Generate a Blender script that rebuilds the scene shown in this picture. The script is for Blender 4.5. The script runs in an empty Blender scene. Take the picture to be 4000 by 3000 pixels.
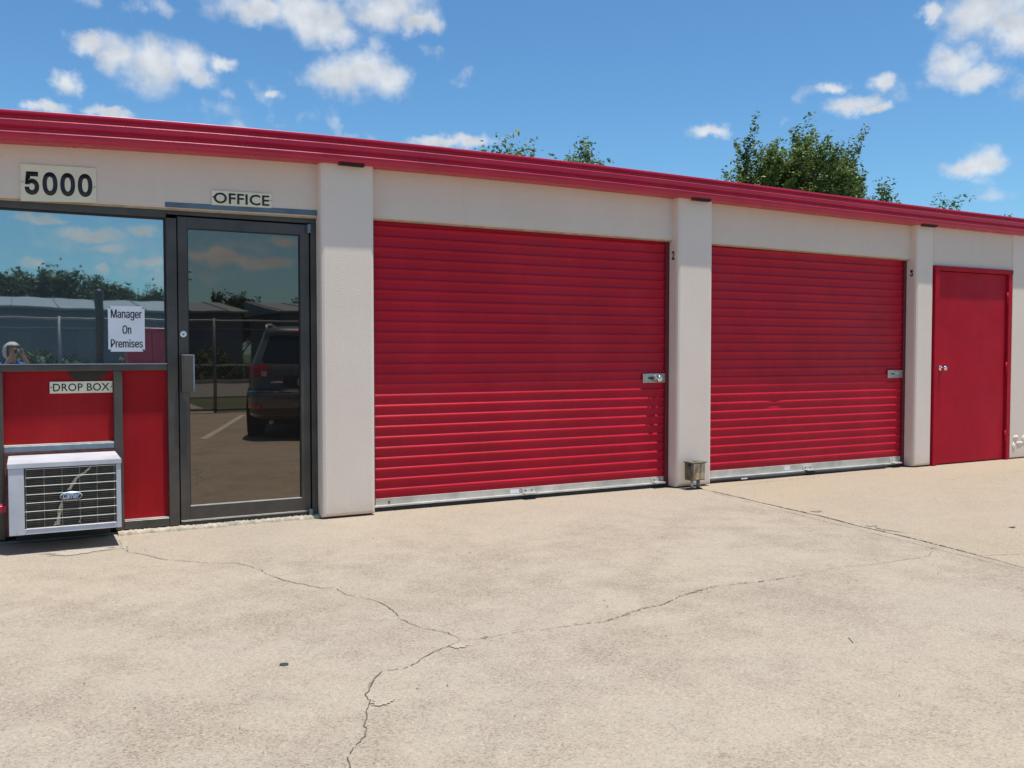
import bpy, bmesh, math, random
import numpy as np
from mathutils import Vector, Matrix
R = math.radians
random.seed(7)
S = bpy.context.scene
C = S.collection

# ---------------------------------------------------------------- camera
cam_d = bpy.data.cameras.new('camera')
cam = bpy.data.objects.new('camera', cam_d)
C.objects.link(cam)
cam_d.sensor_width = 36
cam_d.lens = 3598.3 / 4000 * 36
cam_d.clip_start = 0.005
cam_d.clip_end = 3000
cam.location = (0, -7.0, 1.315)
cam.rotation_euler = (R(90) - 0.0357, 0.0, -0.4908)
S.camera = cam

# ---------------------------------------------------------------- sun
SUN_DIR = Vector((0.94, -1.0, 7.6)).normalized()
SUN_EL = math.asin(SUN_DIR.z)
sun_d = bpy.data.lights.new('sun', 'SUN')
sun_d.energy = 5.0
sun_d.angle = R(0.53)
sun_d.color = (1.0, 0.94, 0.84)
sun = bpy.data.objects.new('sun', sun_d)
sun.rotation_euler = SUN_DIR.to_track_quat('Z', 'Y').to_euler()
C.objects.link(sun)

# ---------------------------------------------------------------- exposure
S.view_settings.view_transform = 'Standard'
S.view_settings.look = 'None'
S.view_settings.gamma = 1
S.view_settings.exposure = 0.22
S.view_settings.use_curve_mapping = False

# ---------------------------------------------------------------- sky (Nishita + fair-weather clouds)
W = bpy.data.worlds.new('World')
S.world = W
W.use_nodes = True
nt = W.node_tree
nt.nodes.clear()

def nn(tree, t, **kw):
    n = tree.nodes.new(t)
    for k, v in kw.items():
        if k == 'inp':
            for kk, vv in v.items():
                if hasattr(vv, 'is_output') or isinstance(vv, bpy.types.NodeSocket):
                    tree.links.new(vv, n.inputs[kk])
                else:
                    n.inputs[kk].default_value = vv
        else:
            setattr(n, k, v)
    return n

def mth(tree, op, a, b=0.0, c=0.0, clamp=False):
    n = tree.nodes.new('ShaderNodeMath')
    n.operation = op
    n.use_clamp = clamp
    for i, v in enumerate((a, b, c)):
        if isinstance(v, bpy.types.NodeSocket):
            tree.links.new(v, n.inputs[i])
        else:
            n.inputs[i].default_value = v
    return n.outputs[0]

def vmth(tree, op, a, b=(0, 0, 0)):
    n = tree.nodes.new('ShaderNodeVectorMath')
    n.operation = op
    for i, v in enumerate((a, b)):
        if isinstance(v, bpy.types.NodeSocket):
            tree.links.new(v, n.inputs[i])
        else:
            n.inputs[i].default_value = v
    return n

SKY_STRENGTH = 0.10
sky = nn(nt, 'ShaderNodeTexSky', sky_type='NISHITA', sun_disc=False)
sky.sun_elevation = SUN_EL
sky.sun_rotation = math.atan2(SUN_DIR.x, SUN_DIR.y)
sky.altitude = 0
sky.air_density = 1.0
sky.dust_density = 0.6
sky.ozone_density = 2.0
tint = nn(nt, 'ShaderNodeMix', data_type='RGBA', blend_type='MULTIPLY')
tint.inputs[0].default_value = 1
nt.links.new(sky.outputs[0], tint.inputs[6])
tint.inputs[7].default_value = (0.62, 1.00, 1.22, 1)
tc = nn(nt, 'ShaderNodeTexCoord')
sep = nn(nt, 'ShaderNodeSeparateXYZ', inp={0: tc.outputs['Generated']})
az = mth(nt, 'ARCTAN2', sep.outputs[0], sep.outputs[1])
az = mth(nt, 'ADD', az, mth(nt, 'MULTIPLY', mth(nt, 'LESS_THAN', az, -1.5), 2 * math.pi))
el = mth(nt, 'ARCSINE', sep.outputs[2])
P0 = nn(nt, 'ShaderNodeCombineXYZ', inp={0: az, 1: el, 2: 0.0}).outputs[0]
# ragged, billowing outline: warp the lookup with two noises
wn = nn(nt, 'ShaderNodeTexNoise', inp={'Vector': P0, 'Scale': 34.0, 'Detail': 6.0, 'Roughness': 0.62})
wv = vmth(nt, 'SUBTRACT', wn.outputs['Color'], (0.5, 0.5, 0.5)).outputs[0]
wv = vmth(nt, 'MULTIPLY', wv, (0.040, 0.028, 0)).outputs[0]
P = vmth(nt, 'ADD', P0, wv).outputs[0]
CLOUDS = [(0.066,0.291,0.019,0.011),(0.089,0.284,0.025,0.017),(0.123,0.279,0.037,0.025),(0.158,0.278,0.027,0.018),(0.047,0.254,0.015,0.009),
 (0.191,0.285,0.015,0.008),(0.027,0.231,0.016,0.007),(0.082,0.230,0.025,0.006),(0.226,0.341,0.048,0.015),(0.292,0.331,0.038,0.021),(0.268,0.343,0.042,0.021),
 (0.360,0.348,0.049,0.018),(0.389,0.338,0.025,0.011),(0.311,0.324,0.019,0.013),(0.306,0.284,0.034,0.020),(0.335,0.290,0.034,0.022),(0.357,0.282,0.029,0.016),
 (0.237,0.262,0.009,0.005),(0.699,0.225,0.022,0.007),(0.841,0.243,0.026,0.009),
 (0.863,0.238,0.017,0.006),(0.821,0.261,0.017,0.006),(0.869,0.261,0.014,0.009),(0.933,0.273,0.024,0.017),(0.953,0.258,0.028,0.012),(0.960,0.312,0.039,0.024),
 (0.914,0.319,0.011,0.008),(0.984,0.292,0.023,0.020),(0.961,0.178,0.024,0.014),(0.951,0.174,0.024,0.009),(0.418,0.221,0.040,0.007),(0.443,0.222,0.030,0.007),
 (2.969,0.098,0.026,0.008),(2.942,0.094,0.030,0.009),(2.903,0.092,0.020,0.007),(2.890,0.114,0.014,0.005),(3.078,0.114,0.036,0.007),(3.030,0.121,0.018,0.008),
 (3.023,0.089,0.022,0.008),(3.127,0.085,0.012,0.005),(3.068,0.081,0.008,0.004),(3.118,0.126,0.026,0.005),(3.065,0.103,0.020,0.006),
 # the same fair-weather sky goes on outside the frame
 (-0.35,0.33,0.06,0.03),(-0.7,0.24,0.05,0.02),(-0.2,0.5,0.08,0.04),(1.3,0.3,0.06,0.03),(1.6,0.2,0.05,0.015),(1.9,0.42,0.08,0.04),(2.4,0.27,0.07,0.025),
 (3.5,0.3,0.07,0.03),(4.1,0.22,0.06,0.02),(0.6,0.62,0.10,0.05),(2.7,0.5,0.09,0.04)]
best = None
for (a0, e0, ra, rb) in CLOUDS:
    q = vmth(nt, 'SUBTRACT', P, (a0, e0, 0)).outputs[0]
    q = vmth(nt, 'MULTIPLY', q, (1 / ra, 1 / rb, 0)).outputs[0]
    d = vmth(nt, 'DOT_PRODUCT', q, q).outputs['Value']
    d = mth(nt, 'POWER', d, 0.5)
    best = d if best is None else mth(nt, 'SMOOTH_MIN', best, d, 0.25)
fine = nn(nt, 'ShaderNodeTexNoise', inp={'Vector': P0, 'Scale': 42.0, 'Detail': 5.0, 'Roughness': 0.5})
fine2 = nn(nt, 'ShaderNodeTexNoise', inp={'Vector': vmth(nt, 'ADD', P0, (0.004, 0.010, 0)).outputs[0], 'Scale': 22.0, 'Detail': 3.5, 'Roughness': 0.5})
fine3 = nn(nt, 'ShaderNodeTexNoise', inp={'Vector': P0, 'Scale': 22.0, 'Detail': 3.5, 'Roughness': 0.5})
dens = mth(nt, 'SUBTRACT', 1.22, best)
dens = mth(nt, 'ADD', dens, mth(nt, 'MULTIPLY', mth(nt, 'SUBTRACT', fine.outputs[0], 0.5), 1.25))
mr = nn(nt, 'ShaderNodeMapRange', interpolation_type='SMOOTHSTEP', inp={0: dens, 1: -0.15, 2: 1.0, 3: 0.0, 4: 0.95})
wisp = None
for (a0, e0, ra, rb) in [(0.111,0.326,0.016,0.012),(0.128,0.334,0.020,0.010),(0.198,0.244,0.022,0.014),(0.237,0.262,0.022,0.014),(0.205,0.228,0.020,0.016),(0.250,0.236,0.018,0.012),(0.189,0.261,0.014,0.010),
        (0.070,0.330,0.020,0.012),(0.438,0.286,0.014,0.009),(0.325,0.225,0.022,0.006),(0.405,0.312,0.016,0.010),(0.350,0.312,0.016,0.016),(0.300,0.235,0.016,0.018),(0.890,0.255,0.030,0.014),(0.975,0.149,0.034,0.006),
        (0.955,0.160,0.026,0.010),(0.800,0.258,0.018,0.012),(0.775,0.232,0.010,0.007),(1.00,0.24,0.03,0.02),(0.17,0.245,0.02,0.01),
        (3.05,0.105,0.09,0.020),(2.93,0.108,0.06,0.016),(3.0,0.075,0.10,0.010),(2.95,0.135,0.05,0.010)]:
    q = vmth(nt, 'MULTIPLY', vmth(nt, 'SUBTRACT', P, (a0, e0, 0)).outputs[0], (1 / ra, 1 / rb, 0)).outputs[0]
    d = mth(nt, 'POWER', vmth(nt, 'DOT_PRODUCT', q, q).outputs['Value'], 0.5)
    wisp = d if wisp is None else mth(nt, 'MINIMUM', wisp, d)
wd_ = mth(nt, 'ADD', mth(nt, 'SUBTRACT', 1.0, wisp), mth(nt, 'MULTIPLY', mth(nt, 'SUBTRACT', fine.outputs[0], 0.52), 4.0))
wm = nn(nt, 'ShaderNodeMapRange', interpolation_type='SMOOTHSTEP', inp={0: wd_, 1: 0.0, 2: 1.5, 3: 0.0, 4: 0.50})
relief = mth(nt, 'MULTIPLY', mth(nt, 'SUBTRACT', fine3.outputs[0], fine2.outputs[0]), 0.8)
core = nn(nt, 'ShaderNodeMapRange', inp={0: dens, 1: 0.5, 2: 1.5, 3: 0.0, 4: 0.10})
bri = mth(nt, 'SUBTRACT', mth(nt, 'ADD', 0.97, relief), core.outputs[0])
bri = mth(nt, 'MINIMUM', mth(nt, 'MAXIMUM', bri, 0.74), 1.04)
CLOUD_LUM = 6.9
cl = nn(nt, 'ShaderNodeMix', data_type='RGBA', blend_type='MULTIPLY')
cl.inputs[0].default_value = 1
cl.inputs[6].default_value = (CLOUD_LUM * 0.93, CLOUD_LUM * 0.98, CLOUD_LUM * 1.04, 1)
nt.links.new(bri, cl.inputs[7])
# thin far haze low over the horizon
hz = nn(nt, 'ShaderNodeMapRange', interpolation_type='SMOOTHSTEP', inp={0: el, 1: 0.0, 2: 0.30, 3: 0.22, 4: 0.0})
hm = nn(nt, 'ShaderNodeMix', data_type='RGBA')
nt.links.new(hz.outputs[0], hm.inputs[0])
nt.links.new(tint.outputs[2], hm.inputs[6])
hm.inputs[7].default_value = (3.4, 6.2, 8.2, 1)
mx = nn(nt, 'ShaderNodeMix', data_type='RGBA')
nt.links.new(mth(nt, 'MAXIMUM', mr.outputs[0], wm.outputs[0]), mx.inputs[0])
nt.links.new(hm.outputs[2], mx.inputs[6])
nt.links.new(cl.outputs[2], mx.inputs[7])
bg = nn(nt, 'ShaderNodeBackground', inp={'Color': mx.outputs[2], 'Strength': SKY_STRENGTH})
wo = nn(nt, 'ShaderNodeOutputWorld', inp={0: bg.outputs[0]})

# ---------------------------------------------------------------- materials
def new_mat(name):
    m = bpy.data.materials.new(name)
    m.use_nodes = True
    t = m.node_tree
    b = t.nodes['Principled BSDF']
    return m, t, b

def coords(t):
    return nn(t, 'ShaderNodeTexCoord').outputs['Object']

def noise(t, vec, scale, detail=4.0, rough=0.55):
    return nn(t, 'ShaderNodeTexNoise', inp={'Vector': vec, 'Scale': scale, 'Detail': detail, 'Roughness': rough}).outputs[0]

def ramp(t, fac, stops):
    r = nn(t, 'ShaderNodeValToRGB')
    t.links.new(fac, r.inputs[0])
    e = r.color_ramp.elements
    while len(e) < len(stops):
        e.new(0.5)
    for i, (p, c) in enumerate(stops):
        e[i].position = p
        e[i].color = (*c, 1) if len(c) == 3 else c
    return r.outputs[0]

def mixc(t, fac, a, b, mode='MIX'):
    n = nn(t, 'ShaderNodeMix', data_type='RGBA', blend_type=mode)
    for i, v in ((0, fac), (6, a), (7, b)):
        if isinstance(v, bpy.types.NodeSocket):
            t.links.new(v, n.inputs[i])
        else:
            n.inputs[i].default_value = v if i == 0 else ((*v, 1) if len(v) == 3 else v)
    return n.outputs[2]

def bump(t, b, h, strength, dist):
    n = nn(t, 'ShaderNodeBump', inp={'Height': h, 'Strength': strength, 'Distance': dist})
    t.links.new(n.outputs[0], b.inputs['Normal'])

def simple(name, col, rough=0.5, metal=0.0, var=0.12, scale=6.0, bumpd=0.0, bscale=60.0, coat=0.0, spec=None):
    m, t, b = new_mat(name)
    v = coords(t)
    n1 = noise(t, v, scale, 5)
    dark = tuple(c * (1 - var) for c in col)
    lite = tuple(min(1, c * (1 + var)) for c in col)
    t.links.new(ramp(t, n1, [(0.3, dark), (0.7, lite)]), b.inputs['Base Color'])
    r = nn(t, 'ShaderNodeMapRange', inp={0: noise(t, v, scale * 2.3, 4), 1: 0.3, 2: 0.7, 3: max(0.02, rough - 0.07), 4: min(1, rough + 0.07)})
    t.links.new(r.outputs[0], b.inputs['Roughness'])
    b.inputs['Metallic'].default_value = metal
    if coat:
        b.inputs['Coat Weight'].default_value = coat
    if spec is not None:
        b.inputs['Specular IOR Level'].default_value = spec
    if bumpd:
        bump(t, b, noise(t, v, bscale, 3), 1.0, bumpd)
    return m

# stucco: trowelled texture with fine lumps and faint streaks
def stucco_mat(name, col):
    m, t, b = new_mat(name)
    v = coords(t)
    big = noise(t, v, 1.3, 5, 0.6)
    c = ramp(t, big, [(0.25, tuple(x * 0.93 for x in col)), (0.75, tuple(min(1, x * 1.04) for x in col))])
    st = nn(t, 'ShaderNodeMapping', inp={0: v})
    st.inputs[3].default_value = (9, 9, 0.6)
    streak = noise(t, st.outputs[0], 1.6, 5, 0.6)
    c = mixc(t, 0.22, c, ramp(t, streak, [(0.25, tuple(x * 0.90 for x in col)), (0.55, col)]), 'MIX')
    fine = noise(t, v, 190, 3, 0.6)
    c = mixc(t, 0.25, c, ramp(t, fine, [(0.3, (0.88, 0.87, 0.86)), (0.6, (1, 1, 1))]), 'MULTIPLY')
    # splashed dirt along the foot of the wall
    z = nn(t, 'ShaderNodeSeparateXYZ', inp={0: v}).outputs[2]
    dirt = nn(t, 'ShaderNodeMapRange', inp={0: mth(t, 'ADD', z, mth(t, 'MULTIPLY', noise(t, v, 9, 5), 0.22)), 1: 0.10, 2: 0.24, 3: 0.55, 4: 0.0}).outputs[0]
    c = mixc(t, dirt, c, tuple(x * f for x, f in zip(col, (0.72, 0.66, 0.58))))
    t.links.new(c, b.inputs['Base Color'])
    b.inputs['Roughness'].default_value = 0.92
    b.inputs['Specular IOR Level'].default_value = 0.2
    sc = nn(t, 'ShaderNodeMapping', inp={0: v})
    sc.inputs[3].default_value = (1, 1, 1.5)
    h = mth(t, 'ADD', noise(t, sc.outputs[0], 75, 3, 0.5), mth(t, 'MULTIPLY', noise(t, v, 260, 2, 0.5), 0.35))
    bump(t, b, h, 0.6, 0.0026)
    return m

M = {}
M['stucco'] = stucco_mat('stucco', (0.74, 0.625, 0.515))
M['stucco_pillar'] = stucco_mat('stucco_pillar', (0.80, 0.685, 0.58))
M['patch'] = simple('patch_plaster', (0.66, 0.60, 0.53), 0.9, bumpd=0.004, bscale=40)

def red_paint(name, col, rough, dust=0.02, spec=0.28):
    m, t, b = new_mat(name)
    v = nn(t, 'ShaderNodeNewGeometry').outputs['Position']
    n1 = noise(t, v, 2.2, 5, 0.6)
    c = ramp(t, n1, [(0.25, tuple(x * 0.84 for x in col)), (0.75, tuple(x * 1.12 for x in col))])
    # sun-faded chalky bloom
    fade = ramp(t, noise(t, v, 0.8, 6, 0.7), [(0.48, (0, 0, 0)), (0.75, (1, 1, 1))])
    c = mixc(t, mth(t, 'MULTIPLY', fade, 0.06), c, (0.50, 0.16, 0.16))
    st = nn(t, 'ShaderNodeMapping', inp={0: v})
    st.inputs[3].default_value = (14, 14, 0.9)
    dst = ramp(t, noise(t, st.outputs[0], 1.5, 6, 0.65), [(0.5, (0, 0, 0)), (0.8, (1, 1, 1))])
    b.inputs['Specular IOR Level'].default_value = spec
    c = mixc(t, mth(t, 'MULTIPLY', dst, dust * 2), c, (0.45, 0.20, 0.17))
    t.links.new(c, b.inputs['Base Color'])
    r = nn(t, 'ShaderNodeMapRange', inp={0: noise(t, v, 5, 5), 1: 0.3, 2: 0.7, 3: rough - 0.06, 4: rough + 0.09})
    t.links.new(r.outputs[0], b.inputs['Roughness'])
    bump(t, b, noise(t, v, 3.0, 3), 0.25, 0.004)
    return m
M['red_roll'] = red_paint('red_roll', (0.46, 0.009, 0.028), 0.42, 0.012, 0.2)
M['red_fascia'] = red_paint('red_fascia', (0.45, 0.014, 0.055), 0.30, 0.012, 0.45)
M['red_door'] = red_paint('red_door', (0.42, 0.007, 0.022), 0.5, 0.01, 0.12)
M['red_panel'] = red_paint('red_panel', (0.33, 0.009, 0.013), 0.55, 0.012, 0.15)
M['red_dark'] = simple('red_dark', (0.14, 0.012, 0.02), 0.5)
M['black_red'] = simple('outlet_dark', (0.02, 0.006, 0.008), 0.8)
M['bronze'] = simple('bronze_aluminium', (0.082, 0.074, 0.064), 0.42, 0.35, 0.22, 5, 0.0006, 30)
M['bronze_dark'] = simple('bronze_dark', (0.035, 0.034, 0.034), 0.45, 0.3, 0.3, 7)
M['grey_bar'] = simple('grey_blue_bar', (0.16, 0.20, 0.24), 0.5, 0.1, 0.25, 9)
M['blue_strip'] = simple('blue_strip', (0.10, 0.155, 0.20), 0.7, 0, 0.2, 5)
M['caulk_lit_edge'] = simple('tan_edge', (0.42, 0.33, 0.22), 0.85, 0, 0.2, 14)  # caulk by the walk door; under headers, ground light painted tan
M['galv'] = simple('galvanised', (0.55, 0.54, 0.51), 0.42, 0.3, 0.18, 7, 0.0005, 40)
M['galv_dirty'] = simple('galvanised_dirty', (0.52, 0.49, 0.42), 0.6, 0.0, 0.28, 5)
M['chrome'] = simple('chrome', (0.75, 0.75, 0.74), 0.16, 1.0, 0.05)
M['steel'] = simple('dull_steel', (0.42, 0.42, 0.40), 0.35, 0.8, 0.2, 40)
M['rubber'] = simple('rubber', (0.022, 0.022, 0.024), 0.7, 0, 0.3, 12)
M['board'] = simple('sign_board', (0.76, 0.70, 0.50), 0.55, 0, 0.05, 8)
M['board_white'] = simple('sign_white', (0.82, 0.83, 0.86), 0.4, 0, 0.03, 8)
M['ink'] = simple('ink', (0.012, 0.013, 0.02), 0.5, 0, 0.1)
M['ac_case'] = simple('painted_steel_case', (0.50, 0.51, 0.56), 0.42, 0, 0.13, 4, 0.0008, 12)
M['wire'] = simple('wire_white', (0.70, 0.71, 0.68), 0.4, 0.2, 0.08)
M['wire_dull'] = simple('wire_dull', (0.30, 0.30, 0.20), 0.5, 0.3, 0.25, 30)
M['fin_pale'] = simple('bent_fin', (0.48, 0.42, 0.34), 0.5, 0.4, 0.4, 40)
M['logo_blue'] = simple('badge_blue', (0.012, 0.075, 0.17), 0.35, 0, 0.05)
M['wood_trim'] = simple('worn_redwood', (0.13, 0.045, 0.03), 0.85, 0, 0.5, 16, 0.003, 25)
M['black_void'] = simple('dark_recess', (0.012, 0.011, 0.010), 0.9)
M['interior'] = simple('interior_wall', (0.10, 0.10, 0.09), 0.9)
M['mortar'] = simple('mortar', (0.36, 0.32, 0.25), 0.95, 0, 0.35, 14, 0.008, 28)
M['crack'] = simple('crack_dirt', (0.12, 0.105, 0.08), 0.95, 0, 0.4, 20)
M['crack_fine'] = simple('crack_fine', (0.23, 0.20, 0.16), 0.95, 0, 0.4, 20)
M['weed'] = simple('crack_moss', (0.13, 0.13, 0.05), 0.95, 0, 0.4, 50)
M['tar'] = simple('tar_spot', (0.03, 0.032, 0.04), 0.7, 0, 0.2)
M['asphalt'] = simple('asphalt', (0.20, 0.19, 0.175), 0.9, 0, 0.15, 3, 0.004, 80)
M['kerb'] = simple('kerb_concrete', (0.36, 0.32, 0.26), 0.9, 0, 0.15, 5)
M['white_line'] = simple('line_paint', (0.55, 0.53, 0.48), 0.8, 0, 0.2, 9)
M['fence'] = simple('galvanised_pipe', (0.20, 0.205, 0.21), 0.5, 0.5, 0.15)
M['wood_pole'] = simple('weathered_pole', (0.13, 0.10, 0.08), 0.9, 0, 0.25, 8)
M['shed_wall'] = simple('shed_wall', (0.13, 0.15, 0.19), 0.6, 0, 0.1, 3)
M['shed_roof'] = simple('shed_roof', (0.26, 0.27, 0.27), 0.45, 0.2, 0.08, 3)
M['shed_door'] = simple('shed_door', (0.10, 0.12, 0.18), 0.6, 0, 0.1, 3)
M['bark'] = simple('bark', (0.11, 0.085, 0.06), 0.95, 0, 0.35, 12, 0.01, 25)
M['grout_hole'] = simple('hole', (0.03, 0.028, 0.025), 0.9)
M['skin'] = simple('skin', (0.50, 0.27, 0.19), 0.5, 0, 0.06, 20)
M['hair'] = simple('grey_hair', (0.60, 0.57, 0.49), 0.6, 0, 0.2, 40, 0.002, 120)
M['shirt'] = simple('blue_shirt', (0.03, 0.15, 0.45), 0.85, 0, 0.2, 12)
M['shirt2'] = simple('aqua_shirt', (0.10, 0.36, 0.50), 0.85, 0, 0.2, 12)
M['trouser'] = simple('beige_trousers', (0.25, 0.21, 0.16), 0.9, 0, 0.1, 12)
M['shoe'] = simple('white_shoe', (0.5, 0.5, 0.5), 0.7)
M['black_plastic'] = simple('black_plastic', (0.02, 0.02, 0.022), 0.4)
M['car_paint'] = simple('car_paint', (0.12, 0.115, 0.108), 0.30, 0.35, 0.04, 2, coat=0.6)
M['car_trim'] = simple('car_trim', (0.05, 0.05, 0.052), 0.5, 0.2)
M['car_glass'] = simple('car_glass', (0.012, 0.014, 0.016), 0.06, 0.0, 0.02, coat=0.5)
M['tail_red'] = simple('tail_lens', (0.40, 0.015, 0.012), 0.2, 0, 0.1, coat=0.5)
M['lens_clear'] = simple('lens_clear', (0.55, 0.50, 0.48), 0.2, 0.2, 0.05)
M['tyre'] = simple('tyre', (0.018, 0.018, 0.018), 0.85)
M['plate'] = simple('plate', (0.45, 0.45, 0.44), 0.5)

def leaf_mat(name, col, col2):
    m, t, b = new_mat(name)
    oi = nn(t, 'ShaderNodeNewGeometry')
    rnd = oi.outputs['Random Per Island']
    c = ramp(t, rnd, [(0.0, col), (0.55, col2), (1.0, tuple(x * 1.5 for x in col2))])
    t.links.new(c, b.inputs['Base Color'])
    b.inputs['Roughness'].default_value = 0.55
    tr = nn(t, 'ShaderNodeBsdfTranslucent', inp={'Color': c})
    ms = nn(t, 'ShaderNodeMixShader', inp={0: 0.30, 1: b.outputs[0], 2: tr.outputs[0]})
    out = t.nodes['Material Output']
    t.links.new(ms.outputs[0], out.inputs[0])
    return m
M['leaf'] = leaf_mat('leaf_dark', (0.045, 0.085, 0.020), (0.15, 0.20, 0.045))
M['leaf_far'] = leaf_mat('leaf_far', (0.020, 0.040, 0.014), (0.048, 0.075, 0.022))
M['leaf_light'] = leaf_mat('leaf_light', (0.05, 0.085, 0.02), (0.12, 0.19, 0.04))

def glass_mat(name, refl, rcol, tcol, haze, hcol):
    m, t, b = new_mat(name)
    t.nodes.remove(b)
    v = coords(t)
    fine = noise(t, v, 1.7, 2)
    bmp = nn(t, 'ShaderNodeBump', inp={'Height': fine, 'Strength': 0.35, 'Distance': 0.0011})
    g = nn(t, 'ShaderNodeBsdfGlossy', inp={'Color': (*rcol, 1), 'Roughness': 0.012, 'Normal': bmp.outputs[0]})
    tr = nn(t, 'ShaderNodeBsdfTransparent', inp={'Color': (*tcol, 1)})
    ms = nn(t, 'ShaderNodeMixShader', inp={0: refl, 1: tr.outputs[0], 2: g.outputs[0]})
    df = nn(t, 'ShaderNodeBsdfDiffuse', inp={'Color': (*hcol, 1)})
    m2 = nn(t, 'ShaderNodeMixShader', inp={0: haze, 1: ms.outputs[0], 2: df.outputs[0]})
    t.links.new(m2.outputs[0], t.nodes['Material Output'].inputs[0])
    return m
M['window_glass'] = glass_mat('reflective_window', 0.58, (0.66, 0.74, 0.74), (0.80, 0.85, 0.85), 0.07, (0.40, 0.50, 0.52))
M['door_glass'] = glass_mat('bronze_glass', 0.205, (0.84, 0.73, 0.62), (0.12, 0.11, 0.10), 0.025, (0.35, 0.32, 0.28))

# concrete: exposed fine aggregate, broad stains, mottling
def concrete_mat(name, light=(0.42, 0.352, 0.268), off=0.0, worn=1.0):
    m, t, b = new_mat(name)
    v0 = coords(t)
    mp = nn(t, 'ShaderNodeMapping', inp={0: v0})
    mp.inputs[1].default_value = (off, off * 0.7, 0)
    v = mp.outputs[0]
    def k(f0, f1, f2):
        return (light[0] * f0, light[1] * f1, light[2] * f2)
    c = ramp(t, noise(t, v, 0.45, 6, 0.6), [(0.32, k(.93, .94, .97)), (0.50, light), (0.68, k(1.05, 1.03, .98))])
    # broad pinkish / greyish weathering
    c = mixc(t, ramp(t, noise(t, v, 0.9, 5, 0.65), [(0.45, (0, 0, 0)), (0.72, (.7, .7, .7))]), c, k(.90, .93, 1.02))
    # worn areas where darker aggregate shows through
    patch = ramp(t, noise(t, v, 1.05, 8, 0.72), [(0.44, (0, 0, 0)), (0.62, (1, 1, 1))])
    patch2 = ramp(t, noise(t, v, 4.2, 6, 0.7), [(0.42, (0, 0, 0)), (0.66, (1, 1, 1))])
    wear = mth(t, 'MULTIPLY', mth(t, 'ADD', mth(t, 'MULTIPLY', patch, 0.7), mth(t, 'MULTIPLY', patch2, 0.35)), worn, clamp=True)
    yy = nn(t, 'ShaderNodeSeparateXYZ', inp={0: v0}).outputs[1]
    near = nn(t, 'ShaderNodeMapRange', interpolation_type='SMOOTHSTEP', inp={0: mth(t, 'ADD', yy, mth(t, 'MULTIPLY', noise(t, v, 1.4, 4), 0.8)), 1: -0.1, 2: -1.1, 3: 0.30, 4: 1.0}).outputs[0]
    wear = mth(t, 'MULTIPLY', wear, near)
    c = mixc(t, mth(t, 'MULTIPLY', wear, 0.50), c, k(.65, .63, .63))
    def vor(scale, seed):
        mp2 = nn(t, 'ShaderNodeMapping', inp={0: v})
        mp2.inputs[1].default_value = (seed, seed * 2, 0)
        return nn(t, 'ShaderNodeTexVoronoi', inp={'Vector': mp2.outputs[0], 'Scale': scale, 'Randomness': 1.0}, feature='F1')
    g1 = vor(150.0, 1.3)       # grains: each cell its own tone
    tone = nn(t, 'ShaderNodeSeparateColor', inp={0: g1.outputs['Color']}).outputs[0]
    lo = ramp(t, tone, [(0.0, (1, 1, 1)), (0.34, (0, 0, 0))])
    hi = ramp(t, tone, [(0.74, (0, 0, 0)), (1.0, (1, 1, 1))])
    c = mixc(t, mth(t, 'MULTIPLY', lo, mth(t, 'ADD', mth(t, 'MULTIPLY', wear, 0.42), 0.34)), c, k(.42, .38, .36))
    c = mixc(t, mth(t, 'MULTIPLY', hi, 0.34), c, k(1.38, 1.38, 1.36))
    g2 = vor(62.0, 7.7)
    tone2 = nn(t, 'ShaderNodeSeparateColor', inp={0: g2.outputs['Color']}).outputs[1]
    spot = mth(t, 'MULTIPLY', ramp(t, g2.outputs['Distance'], [(0.25, (1, 1, 1)), (0.5, (0, 0, 0))]), ramp(t, tone2, [(0.80, (0, 0, 0)), (0.86, (1, 1, 1))]))
    c = mixc(t, mth(t, 'MULTIPLY', spot, mth(t, 'ADD', mth(t, 'MULTIPLY', wear, 0.5), 0.22)), c, k(.45, .40, .38))
    spot2 = mth(t, 'MULTIPLY', ramp(t, g2.outputs['Distance'], [(0.2, (1, 1, 1)), (0.45, (0, 0, 0))]), ramp(t, tone2, [(0.10, (1, 1, 1)), (0.14, (0, 0, 0))]))
    c = mixc(t, mth(t, 'MULTIPLY', spot2, 0.40), c, k(1.45, 1.42, 1.35))
    dirt = ramp(t, noise(t, v, 2.6, 8, 0.74), [(0.58, (0, 0, 0)), (0.74, (1, 1, 1))])
    c = mixc(t, mth(t, 'MULTIPLY', dirt, 0.20), c, k(.62, .60, .58))
    t.links.new(c, b.inputs['Base Color'])
    b.inputs['Roughness'].default_value = 0.93
    b.inputs['Specular IOR Level'].default_value = 0.15
    h = mth(t, 'ADD', mth(t, 'MULTIPLY', tone, 0.6), mth(t, 'MULTIPLY', noise(t, v, 7, 4), 1.6))
    bump(t, b, h, 0.35, 0.0016)
    return m
M['concrete'] = concrete_mat('aggregate_concrete', (0.362, 0.310, 0.246))
M['concrete2'] = concrete_mat('smoother_concrete', (0.358, 0.298, 0.226), 31.0, 0.35)

def grass_mat():
    m, t, b = new_mat('grass_ground')
    v = coords(t)
    c = ramp(t, noise(t, v, 0.35, 8, 0.7), [(0.3, (0.055, 0.075, 0.02)), (0.5, (0.075, 0.10, 0.028)), (0.7, (0.14, 0.13, 0.06))])
    t.links.new(c, b.inputs['Base Color'])
    b.inputs['Roughness'].default_value = 0.95
    bump(t, b, noise(t, v, 12, 6), 1.0, 0.05)
    return m
M['grass'] = grass_mat()

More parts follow.
